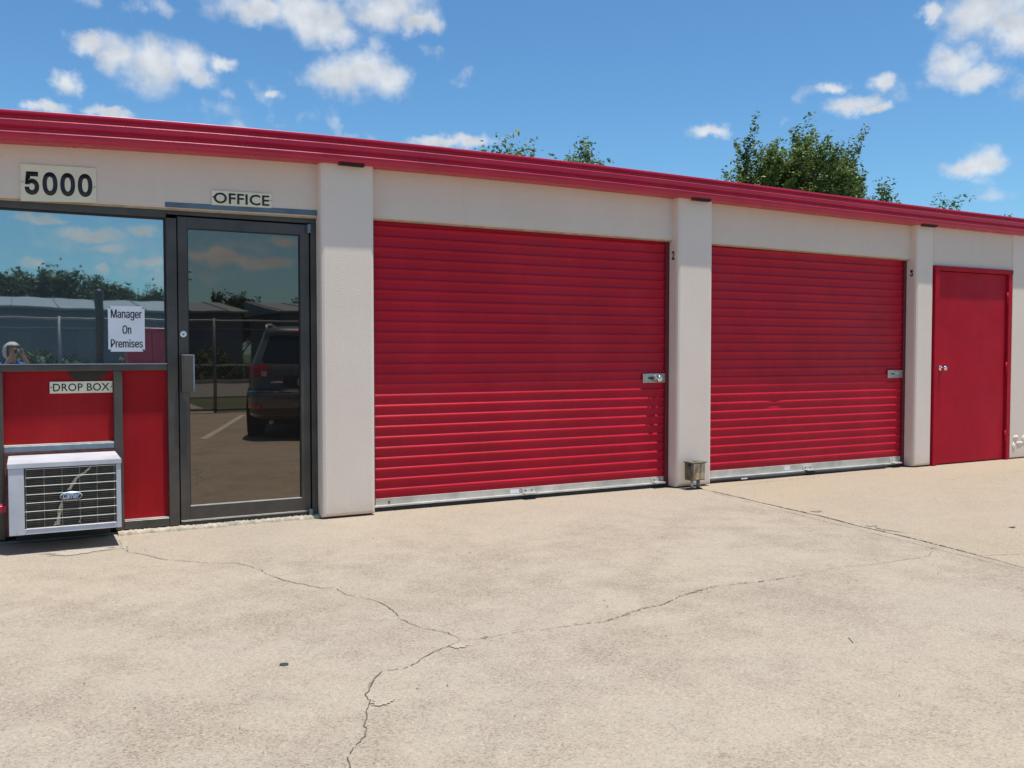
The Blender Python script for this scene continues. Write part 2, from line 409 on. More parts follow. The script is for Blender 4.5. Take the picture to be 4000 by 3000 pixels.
# rusty lens of the little box
def rust_mat():
    m, t, b = new_mat('rust_streaked_face')
    v = coords(t)
    mp = nn(t, 'ShaderNodeMapping', inp={0: v})
    mp.inputs[3].default_value = (30, 30, 7)
    c = ramp(t, noise(t, mp.outputs[0], 1.0, 6, 0.65), [(0.34, (0.16, 0.055, 0.018)), (0.46, (0.40, 0.20, 0.07)), (0.56, (0.48, 0.48, 0.36)), (0.8, (0.34, 0.40, 0.32))])
    t.links.new(c, b.inputs['Base Color'])
    b.inputs['Roughness'].default_value = 0.5
    return m
M['rust_face'] = rust_mat()
M['box_bronze'] = simple('weathered_box', (0.15, 0.14, 0.10), 0.6, 0.3, 0.35, 20)

# ---------------------------------------------------------------- mesh helpers
def link(o, parent=None):
    C.objects.link(o)
    if parent is not None:
        o.parent = parent
    return o

def mesh_obj(name, bm, mat, parent=None, smooth=False, loc=None):
    me = bpy.data.meshes.new(name)
    bm.to_mesh(me)
    bm.free()
    if smooth:
        for p in me.polygons:
            p.use_smooth = True
    for mm in (mat if isinstance(mat, (list, tuple)) else [mat]):
        me.materials.append(mm)
    o = bpy.data.objects.new(name, me)
    if loc is not None:
        o.location = loc
    return link(o, parent)

def pyd(name, verts, faces, mat, parent=None, smooth=False):
    me = bpy.data.meshes.new(name)
    me.from_pydata([tuple(v) for v in verts], [], [tuple(f) for f in faces])
    me.update()
    if smooth:
        for p in me.polygons:
            p.use_smooth = True
    me.materials.append(mat)
    o = bpy.data.objects.new(name, me)
    return link(o, parent)

def add_box(bm, x0, x1, y0, y1, z0, z1, bev=0.0, seg=1):
    r = bmesh.ops.create_cube(bm, size=1.0)
    vs = r['verts']
    for v in vs:
        v.co = Vector(((x0 + x1) / 2 + v.co.x * (x1 - x0), (y0 + y1) / 2 + v.co.y * (y1 - y0), (z0 + z1) / 2 + v.co.z * (z1 - z0)))
    if bev > 0:
        es = list({e for v in vs for e in v.link_edges})
        bmesh.ops.bevel(bm, geom=es, offset=bev, segments=seg, affect='EDGES', profile=0.5)

def box(name, x0, x1, y0, y1, z0, z1, mat, parent=None, bev=0.0, seg=1):
    bm = bmesh.new()
    add_box(bm, x0, x1, y0, y1, z0, z1, bev, seg)
    return mesh_obj(name, bm, mat, parent)

def add_tube(bm, pts, rad, n=8, caps=True):
    pts = [Vector(p) for p in pts]
    rings = []
    for i, p in enumerate(pts):
        d = (pts[min(i + 1, len(pts) - 1)] - pts[max(i - 1, 0)]).normalized()
        q = d.to_track_quat('Z', 'Y')
        r = rad[i] if isinstance(rad, (list, tuple)) else rad
        rings.append([bm.verts.new(p + q @ Vector((r * math.cos(2 * math.pi * k / n), r * math.sin(2 * math.pi * k / n), 0))) for k in range(n)])
    for a, b in zip(rings, rings[1:]):
        for k in range(n):
            bm.faces.new((a[k], a[(k + 1) % n], b[(k + 1) % n], b[k]))
    if caps:
        bm.faces.new(rings[0][::-1])
        bm.faces.new(rings[-1])

def tube(name, pts, rad, mat, parent=None, n=8):
    bm = bmesh.new()
    add_tube(bm, pts, rad, n)
    return mesh_obj(name, bm, mat, parent, smooth=n > 6)

def empty(name, loc=(0, 0, 0), parent=None):
    o = bpy.data.objects.new(name, None)
    o.location = loc
    return link(o, parent)

def tag(o, label, cat, group=None):
    o['label'] = label
    o['category'] = cat
    if group:
        o['group'] = group
    return o

def struct(o, label=None):
    o['kind'] = 'structure'
    if label:
        o['label'] = label
    return o

def stuff(o, label=None):
    o['kind'] = 'stuff'
    if label:
        o['label'] = label
    return o

def lathe(name, prof, mat, parent=None, n=20, axis='Y', loc=(0, 0, 0)):
    """profile (radius, along) revolved about the given axis"""
    bm = bmesh.new()
    rings = []
    for r, a in prof:
        ring = []
        for k in range(n):
            t = 2 * math.pi * k / n
            c, s = r * math.cos(t), r * math.sin(t)
            p = {'Y': (c, a, s), 'Z': (c, s, a), 'X': (a, c, s)}[axis]
            ring.append(bm.verts.new(Vector(p) + Vector(loc)))
        rings.append(ring)
    for a, b in zip(rings, rings[1:]):
        for k in range(n):
            bm.faces.new((a[k], a[(k + 1) % n], b[(k + 1) % n], b[k]))
    bm.faces.new(rings[0][::-1])
    bm.faces.new(rings[-1])
    bmesh.ops.recalc_face_normals(bm, faces=bm.faces)
    return mesh_obj(name, bm, mat, parent, smooth=True)

try:   # Blender's own bundled interface font; its default font otherwise
    import os
    FONT = bpy.data.fonts.load(os.path.join(bpy.utils.resource_path('LOCAL'), 'datafiles', 'fonts', 'Inter.woff2'))
except Exception:
    FONT = None

def lettering(name, body, x0, x1, z0, z1, y, mat, parent, bold=0.0, spacing=1.0, face='-y', shear=0.0, depth=0.0012, rot=0.0):
    """text turned into a thin mesh filling the given rectangle of the wall"""
    cu = bpy.data.curves.new(name, 'FONT')
    cu.body = body
    cu.size = 1
    if FONT and body not in ('OFFICE', 'DROP BOX'):
        cu.font = FONT
    cu.offset = bold
    cu.extrude = 0.0
    cu.shear = shear
    cu.space_character = spacing
    cu.resolution_u = 3
    tmp = bpy.data.objects.new('tmp', cu)
    C.objects.link(tmp)
    dg = bpy.context.evaluated_depsgraph_get()
    dg.update()
    me = bpy.data.meshes.new_from_object(tmp.evaluated_get(dg))
    bpy.data.objects.remove(tmp)
    co = np.array([v.co[:] for v in me.vertices])
    mn, mxx = co.min(0), co.max(0)
    bm = bmesh.new()
    bm.from_mesh(me)
    ext = bmesh.ops.extrude_face_region(bm, geom=bm.faces[:])
    for e in ext['geom']:
        if isinstance(e, bmesh.types.BMVert):
            e.co.z += 1.0
    for v in bm.verts:
        u = (v.co.x - mn[0]) / (mxx[0] - mn[0])
        w = (v.co.y - mn[1]) / (mxx[1] - mn[1])
        dd = depth if v.co.z > 0.5 else 0
        if face == '-y':
            v.co = Vector((x0 + u * (x1 - x0), y - dd, z0 + w * (z1 - z0)))
        else:  # on a wall looking to -x ; x0,x1 are then the y range (text runs towards -y)
            v.co = Vector((y - dd, x1 - u * (x1 - x0), z0 + w * (z1 - z0)))
    bmesh.ops.recalc_face_normals(bm, faces=bm.faces)
    bpy.data.meshes.remove(me)
    return mesh_obj(name, bm, mat, parent)

# ================================================================= GROUND
g = struct(pyd('ground', [(-400, -400, -0.09), (500, -400, -0.09), (500, 500, -0.09), (-400, 500, -0.09)], [(0, 1, 2, 3)], M['grass']), 'grassy ground running out to the horizon')

joint = [(5.715, 0.14), (5.71, -0.12), (5.70, -0.49), (5.655, -0.98), (5.63, -1.35), (5.61, -1.71), (5.54, -2.17), (5.515, -2.60), (5.46, -3.0), (5.40, -3.38), (5.36, -3.57), (5.30, -4.2), (5.2, -5.2), (5.0, -8.0), (4.75, -13.1)]
def wander(pts, amp, step=0.05, seed=1):
    rr = random.Random(seed)
    out = []
    ox = oy = 0
    for (a, b) in zip(pts, pts[1:]):
        L = math.hypot(b[0] - a[0], b[1] - a[1])
        n = max(1, int(L / step))
        for i in range(n):
            t = i / n
            out.append((a[0] + (b[0] - a[0]) * t + ox, a[1] + (b[1] - a[1]) * t + oy))
            ox = ox * 0.7 + rr.gauss(0, amp)
            oy = oy * 0.7 + rr.gauss(0, amp)
    out.append(pts[-1])
    return out
jw = wander(joint, 0.0016, 0.06, 3)
jr = random.Random(5)
lot = struct(empty('concrete_lot'), 'sunlit tan concrete lot in front of the building')
def slab(name, outline, mat):
    bm = bmesh.new()
    top = [bm.verts.new((x, y, 0)) for x, y in outline]
    bot = [bm.verts.new((x, y, -0.088)) for x, y in outline]
    bm.faces.new(top)
    n = len(top)
    for i in range(n):
        bm.faces.new((top[i], bot[i], bot[(i + 1) % n], top[(i + 1) % n]))
    bmesh.ops.triangulate(bm, faces=[f for f in bm.faces if len(f.verts) > 4])
    bmesh.ops.recalc_face_normals(bm, faces=bm.faces)
    return mesh_obj(name, bm, mat, lot)
wj = [0.0035 + 0.006 * (0.5 + 0.5 * math.sin(i * 0.31)) * jr.random() + (0.003 if 10 < i < 40 else 0) for i in range(len(jw))]
left_edge = [(x - w, y) for (x, y), w in zip(jw, wj)]
right_edge = [(x + w, y) for (x, y), w in zip(jw, wj)]
slab('concrete_slab', [(-18, 0.14)] + left_edge + [(-18, -13.1)], M['concrete'])
slab('concrete_slab', [(32, 0.14)] + right_edge + [(32, -13.1)], M['concrete2'])
slab('joint_filler', [(4.4, 0.13), (5.9, 0.13), (5.9, -13.0), (4.4, -13.0)], M['crack']).location.z = -0.022

def ribbon(name, pts, width, mat, z=0.004, seed=1, step=0.02, amp=0.0035, gap=0.0, taper=True, parent=lot, thick=0.0):
    """an irregular thin strip lying on the slab (crack, sealant, mortar edge)"""
    p = wander(pts, amp, step, seed)
    rr = random.Random(seed + 100)
    bm = bmesh.new()
    prev = None
    w = width
    n = len(p)
    for i, (x, y) in enumerate(p):
        a = p[max(0, i - 1)]
        b = p[min(n - 1, i + 1)]
        dx, dy = b[0] - a[0], b[1] - a[1]
        L = math.hypot(dx, dy) or 1
        nx, ny = -dy / L, dx / L
        w = 0.6 * w + 0.4 * width * rr.uniform(0.15, 1.9)
        ww = w * (min(1, (i + 1) / 6, (n - i) / 6) if taper else 1)
        cur = (bm.verts.new((x + nx * ww / 2, y + ny * ww / 2, z)), bm.verts.new((x - nx * ww / 2, y - ny * ww / 2, z)))
        if prev and rr.random() > gap:
            bm.faces.new((prev[0], prev[1], cur[1], cur[0]))
        prev = cur
    bmesh.ops.recalc_face_normals(bm, faces=bm.faces)
    for f in bm.faces:
        if f.normal.z < 0:
            f.normal_flip()
    return mesh_obj(name, bm, mat, parent)

crA = [(0.62,-0.20),(0.60,-0.38),(0.61,-0.55),(0.68,-0.66),(0.76,-0.86),(0.87,-0.98),(1.01,-1.12),(1.16,-1.20),(1.26,-1.44),(1.26,-1.57),(1.32,-1.77),(1.45,-2.03),(1.53,-2.06),(1.53,-2.23),(1.59,-2.32),(1.64,-2.45),(1.65,-2.60),(1.63,-2.80),(1.65,-2.94),(1.69,-3.03),(1.74,-3.11),(1.76,-3.23)]
crB = [(1.76,-3.23),(1.81,-3.25),(1.88,-3.26),(2.0,-3.25),(2.06,-3.26),(2.15,-3.28),(2.24,-3.28),(2.35,-3.28),(2.48,-3.31),(2.64,-3.26),(2.78,-3.20),(2.93,-3.20),(3.12,-3.11),(3.26,-3.06),(3.44,-3.04),(3.59,-3.06),(3.81,-3.08),(4.04,-3.07),(4.34,-3.04),(4.62,-3.08),(4.82,-3.08),(5.03,-3.09),(5.13,-3.08),(5.32,-2.97)]
crC = [(1.76,-3.23),(1.69,-3.28),(1.61,-3.31),(1.51,-3.36),(1.46,-3.43),(1.38,-3.46),(1.29,-3.46),(1.23,-3.53),(1.18,-3.60),(1.14,-3.68),(1.14,-3.74),(1.08,-3.88),(1.04,-3.95),(1.01,-4.04),(0.95,-4.12),(0.91,-4.16),(0.90,-4.23),(0.86,-4.5),(0.80,-4.9)]
ribbon('crack', crA, 0.0040, M['crack'], seed=11, gap=0.06)
ribbon('crack', crB, 0.0032, M['crack_fine'], seed=12, gap=0.16)
ribbon('crack', crB[6:18], 0.0045, M['crack'], z=0.0055, seed=12, gap=0.5)
ribbon('crack', crC, 0.0040, M['crack'], seed=13, gap=0.12)
ribbon('crack', crC[7:9], 0.007, M['weed'], z=0.006, seed=18, gap=0.1)
ribbon('crack', jw[6:60:3], 0.012, M['crack'], z=0.0045, seed=40, gap=0.35, amp=0.001)
ribbon('joint_edge_line', [(5.69,-0.24),(5.58,-0.87),(5.51,-1.49),(5.45,-2.02),(5.38,-2.70),(5.28,-3.62),(5.1,-4.6)], 0.0045, M['crack_fine'], seed=14, gap=0.18, amp=0.0012)
ribbon('crack', [(6.15,-0.09),(6.6,-0.06),(7.28,-0.05),(7.96,-0.05)], 0.0055, M['crack_fine'], seed=15, gap=0.3, amp=0.002)
ribbon('crack', [(5.42,-3.24),(5.58,-3.29),(5.72,-3.34),(6.1,-3.36),(6.8,-3.3)], 0.005, M['crack_fine'], seed=16, gap=0.2)
ribbon('crack', [(5.66,-2.19),(5.59,-2.28),(5.585,-2.36),(5.62,-2.46),(5.64,-2.52)], 0.010, M['crack'], seed=17, gap=0.0)
ribbon('crack', [(8.3,-0.9),(8.7,-0.75),(9.4,-0.8),(9.9,-0.72)], 0.004, M['crack_fine'], seed=19, gap=0.35)
for i, (x, y, r) in enumerate([(2.66,-3.265,0.012),(1.86,-3.262,0.02),(5.33,-2.955,0.02)]):
    ribbon('weed_tuft', [(x - r, y), (x + r, y + 0.004)], 0.014, M['weed'], z=0.007, seed=30 + i, step=0.008, amp=0.002)

def blob(name, cx, cy, rx, ry, mat, z=0.004, seed=0, h=0.0, parent=lot, n=56, rag=0.5):
    rr = random.Random(seed)
    bm = bmesh.new()
    vs = []
    r = 1
    for k in range(n):
        a = 2 * math.pi * k / n
        r = 0.55 * r + 0.45 * (1 + rr.uniform(-rag, rag) * 1.6)
        vs.append(bm.verts.new((cx + rx * r * math.cos(a), cy + ry * r * math.sin(a), z)))
    c = bm.verts.new((cx, cy, z + h))
    for k in range(n):
        bm.faces.new((vs[k], vs[(k + 1) % n], c))
    return mesh_obj(name, bm, mat, parent, smooth=True)
M['pale_patch'] = simple('pale_mortar', (0.40, 0.365, 0.31), 0.95, 0, 0.35, 30, 0.004, 40)
M['pale_patch'] = concrete_mat('chipped_concrete', (0.385, 0.335, 0.272), 11.0, 0.5)
blob('mortar_patch', 1.695, -3.305, 0.040, 0.030, M['pale_patch'], seed=1)
blob('mortar_patch', 1.17, -3.765, 0.042, 0.026, M['pale_patch'], seed=2)
blob('mortar_patch', 5.64, -2.19, 0.035, 0.028, M['pale_patch'], seed=3)
blob('mortar_patch', 0.36, -0.385, 0.20, 0.065, M['pale_patch'], seed=4, h=0.012, rag=0.6)
blob('mortar_patch', 0.605, -0.27, 0.022, 0.17, M['pale_patch'], z=0.003, seed=5, h=0.010)
blob('mortar_patch', 5.75, -1.55, 0.05, 0.03, M['crack_fine'], seed=6, rag=0.5)
tag(lathe('tar_spot', [(0.019, 0.0005), (0.019, 0.003), (0.012, 0.005)], M['tar'], n=14, axis='Z', loc=(0.957, -3.18, 0)), 'small round black spot of flattened gum on the concrete', 'gum spot')
tag(blob('oil_spot', 6.51, -2.74, 0.03, 0.02, M['tar'], z=0.004, seed=9, parent=None), 'small dark stain on the smoother slab beyond the long joint', 'stain')

# tiny litter: leaf crumbs and stones strewn over the concrete
M['dry_grass'] = simple('dry_grass', (0.36, 0.37, 0.24), 0.8)
def litter():
    rr = random.Random(44)
    bm = bmesh.new()
    for i in range(80):
        x = rr.uniform(0, 9)
        y = rr.uniform(-5, -0.1)
        s = rr.uniform(0.0015, 0.004)
        a = rr.uniform(0, 6.28)
        l = s * rr.uniform(1, 4)
        u = Vector((math.cos(a) * l, math.sin(a) * l, 0))
        v = Vector((-math.sin(a) * s, math.cos(a) * s, 0))
        c = Vector((x, y, 0.004))
        up = Vector((0, 0, s * 1.1))
        q = [bm.verts.new(c - u), bm.verts.new(c + v * .7), bm.verts.new(c + u), bm.verts.new(c - v * .7), bm.verts.new(c + up)]
        for k in range(4):
            bm.faces.new((q[k], q[(k + 1) % 4], q[4]))
    return mesh_obj('litter', bm, M['wood_trim'])
stuff(litter(), 'scattered crumbs of dry leaf and grit on the concrete')
tag(pyd('grass_blade', [(3.292,-4.10,0.005),(3.335,-4.035,0.010),(3.339,-4.038,0.005),(3.297,-4.103,0.005)], [(0,3,2,1)], M['dry_grass']), 'single pale green blade of dry grass lying on the concrete', 'grass blade')

# ================================================================= BUILDING
B = empty('storage_building')
tag(B, 'long low stucco storage building with red eave and red doors', 'building')

PILLARS = [(-1.9, -1.45), (2.066, 2.502), (5.53, 5.95), (8.885, 9.17), (10.60, 16.0)]
pillars = []
for i, (x0, x1) in enumerate(PILLARS):
    bm = bmesh.new()
    add_box(bm, x0, x1, 0.0, 0.30, 0.012, 2.80, 0.0)
    es = [e for e in bm.edges if all(abs(v.co.y) < 1e-5 for v in e.verts)]
    bmesh.ops.bevel(bm, geom=es, offset=0.028 if i < 4 else 0.012, segments=2, affect='EDGES', profile=0.5)
    o = mesh_obj('pillar', bm, M['stucco_pillar'], B)
    pillars.append(o)
pillars[4].name = 'wall_end'
box('wall', 9.17, 10.60, 0.012, 0.30, 2.287, 2.80, M['stucco'], B)
# crumbled stucco at the foot of the first pillars
lettering('unit_number', '2', 0.056, 0.096, 2.188, 2.272, 5.5295, M['ink'], pillars[2], bold=0.03, face='-x')
lettering('unit_number', '3', 0.048, 0.090, 2.153, 2.228, 8.8845, M['ink'], pillars[3], bold=0.03, face='-x')

def header(x0, x1, zl, zr, y=0.085, edge=True):
    """stucco beam over an opening, its lower edge very slightly out of level"""
    bm = bmesh.new()
    add_box(bm, x0, x1, y, 0.30, 2.3, 2.80)
    for v in bm.verts:
        if v.co.z < 2.5:
            v.co.z = zl if v.co.x < (x0 + x1) / 2 else zr
    es = [e for e in bm.edges if all(abs(v.co.y - y) < 1e-5 for v in e.verts) and all(v.co.z < 2.6 for v in e.verts)]
    bmesh.ops.bevel(bm, geom=es, offset=0.010, segments=2, affect='EDGES')
    o = mesh_obj('header', bm, M['stucco'], B)
    if edge:
        bm = bmesh.new()
        add_box(bm, x0 + 0.004, x1 - 0.004, y + 0.012, y + 0.05, 2.3, 2.31)
        for v in bm.verts:
            f = (v.co.x - x0) / (x1 - x0)
            base = zl + (zr - zl) * f
            v.co.z = base - (0.013 if v.co.z < 2.305 else -0.004)
        mesh_obj('header_lit_edge', bm, M['caulk_lit_edge'], o)  # tan strip paints the ground light on the header's underside
    return o
header(-1.45, 2.066, 2.330, 2.362)
header(2.502, 5.53, 2.385, 2.375)
header(5.95, 8.885, 2.372, 2.350)
blue = pyd('painted_strip', [(0.945, 0.0825, 2.356), (2.064, 0.0825, 2.370), (2.064, 0.0825, 2.412), (0.945, 0.0825, 2.392),
                       (0.945, 0.088, 2.356), (2.064, 0.088, 2.370), (2.064, 0.088, 2.412), (0.945, 0.088, 2.392)],
           [(0, 1, 2, 3), (4, 7, 6, 5), (0, 4, 5, 1), (3, 2, 6, 7), (0, 3, 7, 4), (1, 5, 6, 2)], M['blue_strip'], B)

# side and back walls, floor and roof
box('wall', -2.2, -1.9, 0.0, 9.5, 0, 2.80, M['stucco'], B)
box('wall', 16.0, 16.3, 0.0, 9.5, 0, 2.80, M['stucco'], B)
box('wall', -2.2, 16.3, 9.5, 9.8, 0, 2.80, M['stucco'], B)
box('floor', -1.9, 16.0, 0.16, 9.5, -0.05, 0.012, M['kerb'], B)
box('partition', 2.2, 2.35, 0.30, 9.5, 0.012, 2.795, M['interior'], B)
box('partition', -1.9, 2.2, 4.0, 4.1, 0.012, 2.795, M['interior'], B)
box('partition', -1.9, -1.8, 0.30, 4.0, 0.012, 2.795, M['interior'], B)

# eave: long profiled metal fascia with a faint crown along its length
def crown(x):   # the long eave is not dead level: it sags at both ends
    x = min(13.0, max(-2.0, x))
    if x < 10.7:
        P_ = [(-2.0, 2.806), (-0.085, 2.889), (0.7, 2.921), (1.56, 2.947), (2.55, 2.963), (3.7, 2.968), (5.0, 2.962), (6.6, 2.943), (8.4, 2.921), (10.7, 2.904)]
        for k in range(len(P_) - 1):
            if x <= P_[k + 1][0]:
                p0 = P_[max(0, k - 1)]; p1 = P_[k]; p2 = P_[k + 1]; p3 = P_[min(len(P_) - 1, k + 2)]
                t = (x - p1[0]) / (p2[0] - p1[0])
                h = p2[0] - p1[0]
                m1 = (p2[1] - p0[1]) / max(1e-6, p2[0] - p0[0]) * h
                m2 = (p3[1] - p1[1]) / max(1e-6, p3[0] - p1[0]) * h
                return (2*t**3-3*t*t+1)*p1[1] + (t**3-2*t*t+t)*m1 + (-2*t**3+3*t*t)*p2[1] + (t**3-t*t)*m2
    return 2.904 - 0.006 * (x - 10.7)
PROF = [(-0.060, 0.004), (-0.084, 0.004), (-0.088, -0.002), (-0.086, -0.014), (-0.066, -0.026), (-0.060, -0.036), (-0.060, -0.048), (-0.076, -0.0505), (-0.086, -0.054), (-0.091, -0.060), (-0.090, -0.068),
        (-0.088, -0.092), (-0.066, -0.106), (-0.060, -0.116), (-0.060, -0.128), (-0.076, -0.1305), (-0.086, -0.134), (-0.091, -0.140), (-0.090, -0.148), (-0.088, -0.166), (-0.078, -0.180), (-0.066, -0.187), (0.0, -0.190), (0.30, -0.190)]
SEG = [(-2.6, 0.9), (0.9, 4.0), (4.0, 7.05), (7.05, 10.1), (10.1, 13.15), (13.15, 16.7)]
for si, (a, b_) in enumerate(SEG):
    bm = bmesh.new()
    n = 14
    prev = None
    for i in range(n + 1):
        x = a + (b_ - a) * i / n + (0.03 if (i == n and si < 5) else 0)
        zc = crown(x)
        off = -0.0012 * (si % 2)
        cur = [bm.verts.new((x, y + off, zc + z + off * 0.4)) for y, z in PROF]
        if prev:
            for k in range(len(PROF) - 1):
                bm.faces.new((prev[k], prev[k + 1], cur[k + 1], cur[k]))
        prev = cur
    bmesh.ops.recalc_face_normals(bm, faces=bm.faces)
    bmesh.ops.bevel(bm, geom=[], offset=0)
    o = mesh_obj('fascia', bm, M['red_fascia'], B, smooth=True)
    o.modifiers.new('es', 'EDGE_SPLIT').split_angle = R(46)
# roof behind the fascia
bm = bmesh.new()
prev = None
for i in range(41):
    x = -2.6 + 19.3 * i / 40
    zc = crown(x) - 0.03
    cur = [bm.verts.new((x, -0.058, zc)), bm.verts.new((x, 9.9, zc - 0.08)), bm.verts.new((x, 9.9, zc - 0.16)), bm.verts.new((x, -0.05, zc - 0.14))]
    if prev:
        for k in range(4):
            bm.faces.new((prev[k], prev[(k + 1) % 4], cur[(k + 1) % 4], cur[k]))
    prev = cur
bmesh.ops.recalc_face_normals(bm, faces=bm.faces)
mesh_obj('roof', bm, M['galv'], B)
box('wall_plate', -2.2, 16.3, 0.02, 9.8, 2.80, 2.82, M['stucco'], B)
for a, b_ in ((2.203, 2.395), (5.665, 5.86), (8.915, 9.125)):
    zc = crown((a + b_) / 2) - 0.190
    bm = bmesh.new()
    add_box(bm, a, b_, -0.074, -0.068, zc - 0.016, zc + 0.002)
    add_box(bm, a, b_, -0.03, -0.024, zc - 0.016, zc + 0.002)
    add_box(bm, a - 0.005, a, -0.074, -0.024, zc - 0.018, zc + 0.002)
    add_box(bm, b_, b_ + 0.005, -0.074, -0.024, zc - 0.018, zc + 0.002)
    o = mesh_obj('gutter_outlet', bm, M['red_dark'], B)
    box('outlet_opening', a + 0.002, b_ - 0.002, -0.0745, -0.026, zc - 0.018, zc - 0.001, M['black_red'], o)  # solid block, its dark colour standing in for shade inside the outlet

# ---------------------------------------------------------------- roll-up doors
PITCH = 0.0865
def slat_profile():
    return [(0.0, 0.0), (0.003, 0.0004), (0.026, 0.0012), (0.048, 0.0004), (0.0515, -0.0004), (0.0535, -0.0024), (0.057, -0.0060), (0.062, -0.0086), (0.068, -0.0096), (0.074, -0.0085), (0.079, -0.0055), (0.0825, -0.0022), (0.0845, -0.0006), (0.0865, 0.0)]
def slat_mesh(x0, x1, dent=None):
    pr = slat_profile()
    n = 2 if dent is None else 60
    vs, fs = [], []
    for i in range(n):
        x = x0 + (x1 - x0) * i / (n - 1)
        dz = dy = 0
        if dent:
            d = math.exp(-((x - dent[0]) / dent[1]) ** 2)
            dz, dy = -0.010 * d, 0.010 * d
        for z, y in pr:
            k = 1 if 0.03 < z < 0.085 else 0
            vs.append((x, y + dy * k, z + dz * k))
    m_ = len(pr)
    for i in range(n - 1):
        for k in range(m_ - 1):
            a = i * m_ + k
            fs.append((a, a + m_, a + m_ + 1, a + 1))
    me = bpy.data.meshes.new('slat')
    me.from_pydata(vs, [], fs)
    me.update()
    for p in me.polygons:
        p.use_smooth = True
    me.materials.append(M['red_roll'])
    return me

def roll_door(x0, x1, zb, ztop, lock_x, mids, dent=None, rubber=0.02):
    D = empty('roll_up_door', ((x0 + x1) / 2, 0.154, 0), B)
    off = Vector(D.location)
    def put(o):
        o.parent = D
        o.matrix_parent_inverse = Matrix.Translation(-off)
        return o
    me = slat_mesh(x0 + 0.005, x1 - 0.03)
    n = int(math.ceil((ztop - zb) / PITCH)) + 1
    for k in range(n):
        mm = me
        if dent and k == dent[2]:
            mm = slat_mesh(x0 + 0.005, x1 - 0.03, dent)
        o = bpy.data.objects.new('slat', mm)
        o.location = (0, 0.154, zb + k * PITCH)
        C.objects.link(o)
        put(o)
    # guides
    for gx, s in ((x0, 1), (x1, -1)):
        bm = bmesh.new()
        a, b_ = sorted((gx, gx + s * 0.045))
        add_box(bm, a, b_, 0.132, 0.136, 0.005, ztop + 0.05)
        a, b_ = sorted((gx + s * 0.040, gx + s * 0.045))
        add_box(bm, a, b_, 0.136, 0.152, 0.005, ztop + 0.05)
        a, b_ = sorted((gx, gx + s * 0.004))
        add_box(bm, a, b_, 0.136, 0.20, 0.005, ztop + 0.05)
        put(mesh_obj('guide_rail', bm, M['red_dark']))
    # bottom bar: flat galvanised strip, rounded bead, rubber seal
    put(box('bottom_bar', x0 + 0.01, x1 - 0.035, 0.147, 0.158, 0.052, zb + 0.006, M['galv_dirty'], None, 0.001))
    bm = bmesh.new()
    add_box(bm, x0 + 0.01, x1 - 0.035, 0.122, 0.158, 0.034, 0.0515, 0.005, 2)
    put(mesh_obj('bottom_angle', bm, M['galv']))
    bm = bmesh.new()
    add_box(bm, x0 + 0.01, x1 - 0.035, 0.128, 0.165, 0.004, 0.0335, 0.008, 2)
    put(mesh_obj('rubber_seal', bm, M['rubber']))
    for bx in mids:
        bm = bmesh.new()
        add_box(bm, bx - 0.065, bx + 0.065, 0.139, 0.1465, 0.054, 0.092)
        add_box(bm, bx - 0.065, bx + 0.065, 0.085, 0.139, 0.054, 0.059)
        add_box(bm, bx - 0.06, bx + 0.05, 0.080, 0.085, 0.048, 0.060)
        br = put(mesh_obj('latch_bracket', bm, M['galv']))
        for sx in (-0.035, 0.03):
            s_ = lathe('screw', [(0.007, 0), (0.007, -0.003), (0.004, -0.005)], M['wood_trim'], n=8, axis='Y', loc=(bx + sx, 0.139, 0.077))
            s_.parent = D
            s_.matrix_parent_inverse = Matrix.Translation(-off)
            s_.name = 'screw'
    # lock plate
    lx0, lx1 = lock_x
    bm = bmesh.new()
    add_box(bm, lx0, lx1, 0.134, 0.1385, 1.013 if lx1 - lx0 > 0.25 - 0.03 else 1.035, 1.100, 0.0)
    put(mesh_obj('lock_plate', bm, M['steel']))
    cx = (lx0 + lx1) / 2
    bm = bmesh.new()
    add_box(bm, cx - 0.07, cx + 0.01, 0.128, 0.1335, 1.052, 1.066, 0.0015)
    put(mesh_obj('latch_slot', bm, M['grout_hole']))
    bm = bmesh.new()
    add_box(bm, cx - 0.02, cx + 0.085, 0.1265, 0.1335, 1.045, 1.075, 0.002)
    put(mesh_obj('latch_bolt', bm, M['steel']))
    return D, put

d1, put1 = roll_door(2.502, 5.53, 0.098, 2.46, (5.225, 5.485), (3.985, 5.40))
o = lathe('lock_cylinder', [(0.010, 0.0), (0.032, -0.004), (0.034, -0.030), (0.030, -0.044), (0.016, -0.050)], M['chrome'], axis='Y', loc=(5.392, 0.126, 1.052))
put1(o)
o = tube('lock_shackle', [(5.335, 0.122, 1.062), (5.345, 0.100, 1.058), (5.375, 0.092, 1.056)], 0.007, M['chrome'])
put1(o)
put1(box('latch_handle', 5.325, 5.345, 0.085, 0.125, 1.035, 1.078, M['steel'], None, 0.003))
bm = bmesh.new()
add_box(bm, 3.80, 3.89, 0.1452, 0.1468, 0.058, 0.092)
put1(mesh_obj('sticker', bm, M['board_white']))
put1(lathe('screw', [(0.010, 0), (0.010, -0.004), (0.006, -0.007)], M['wood_trim'], n=8, axis='Y', loc=(2.67, 0.147, 0.072)))

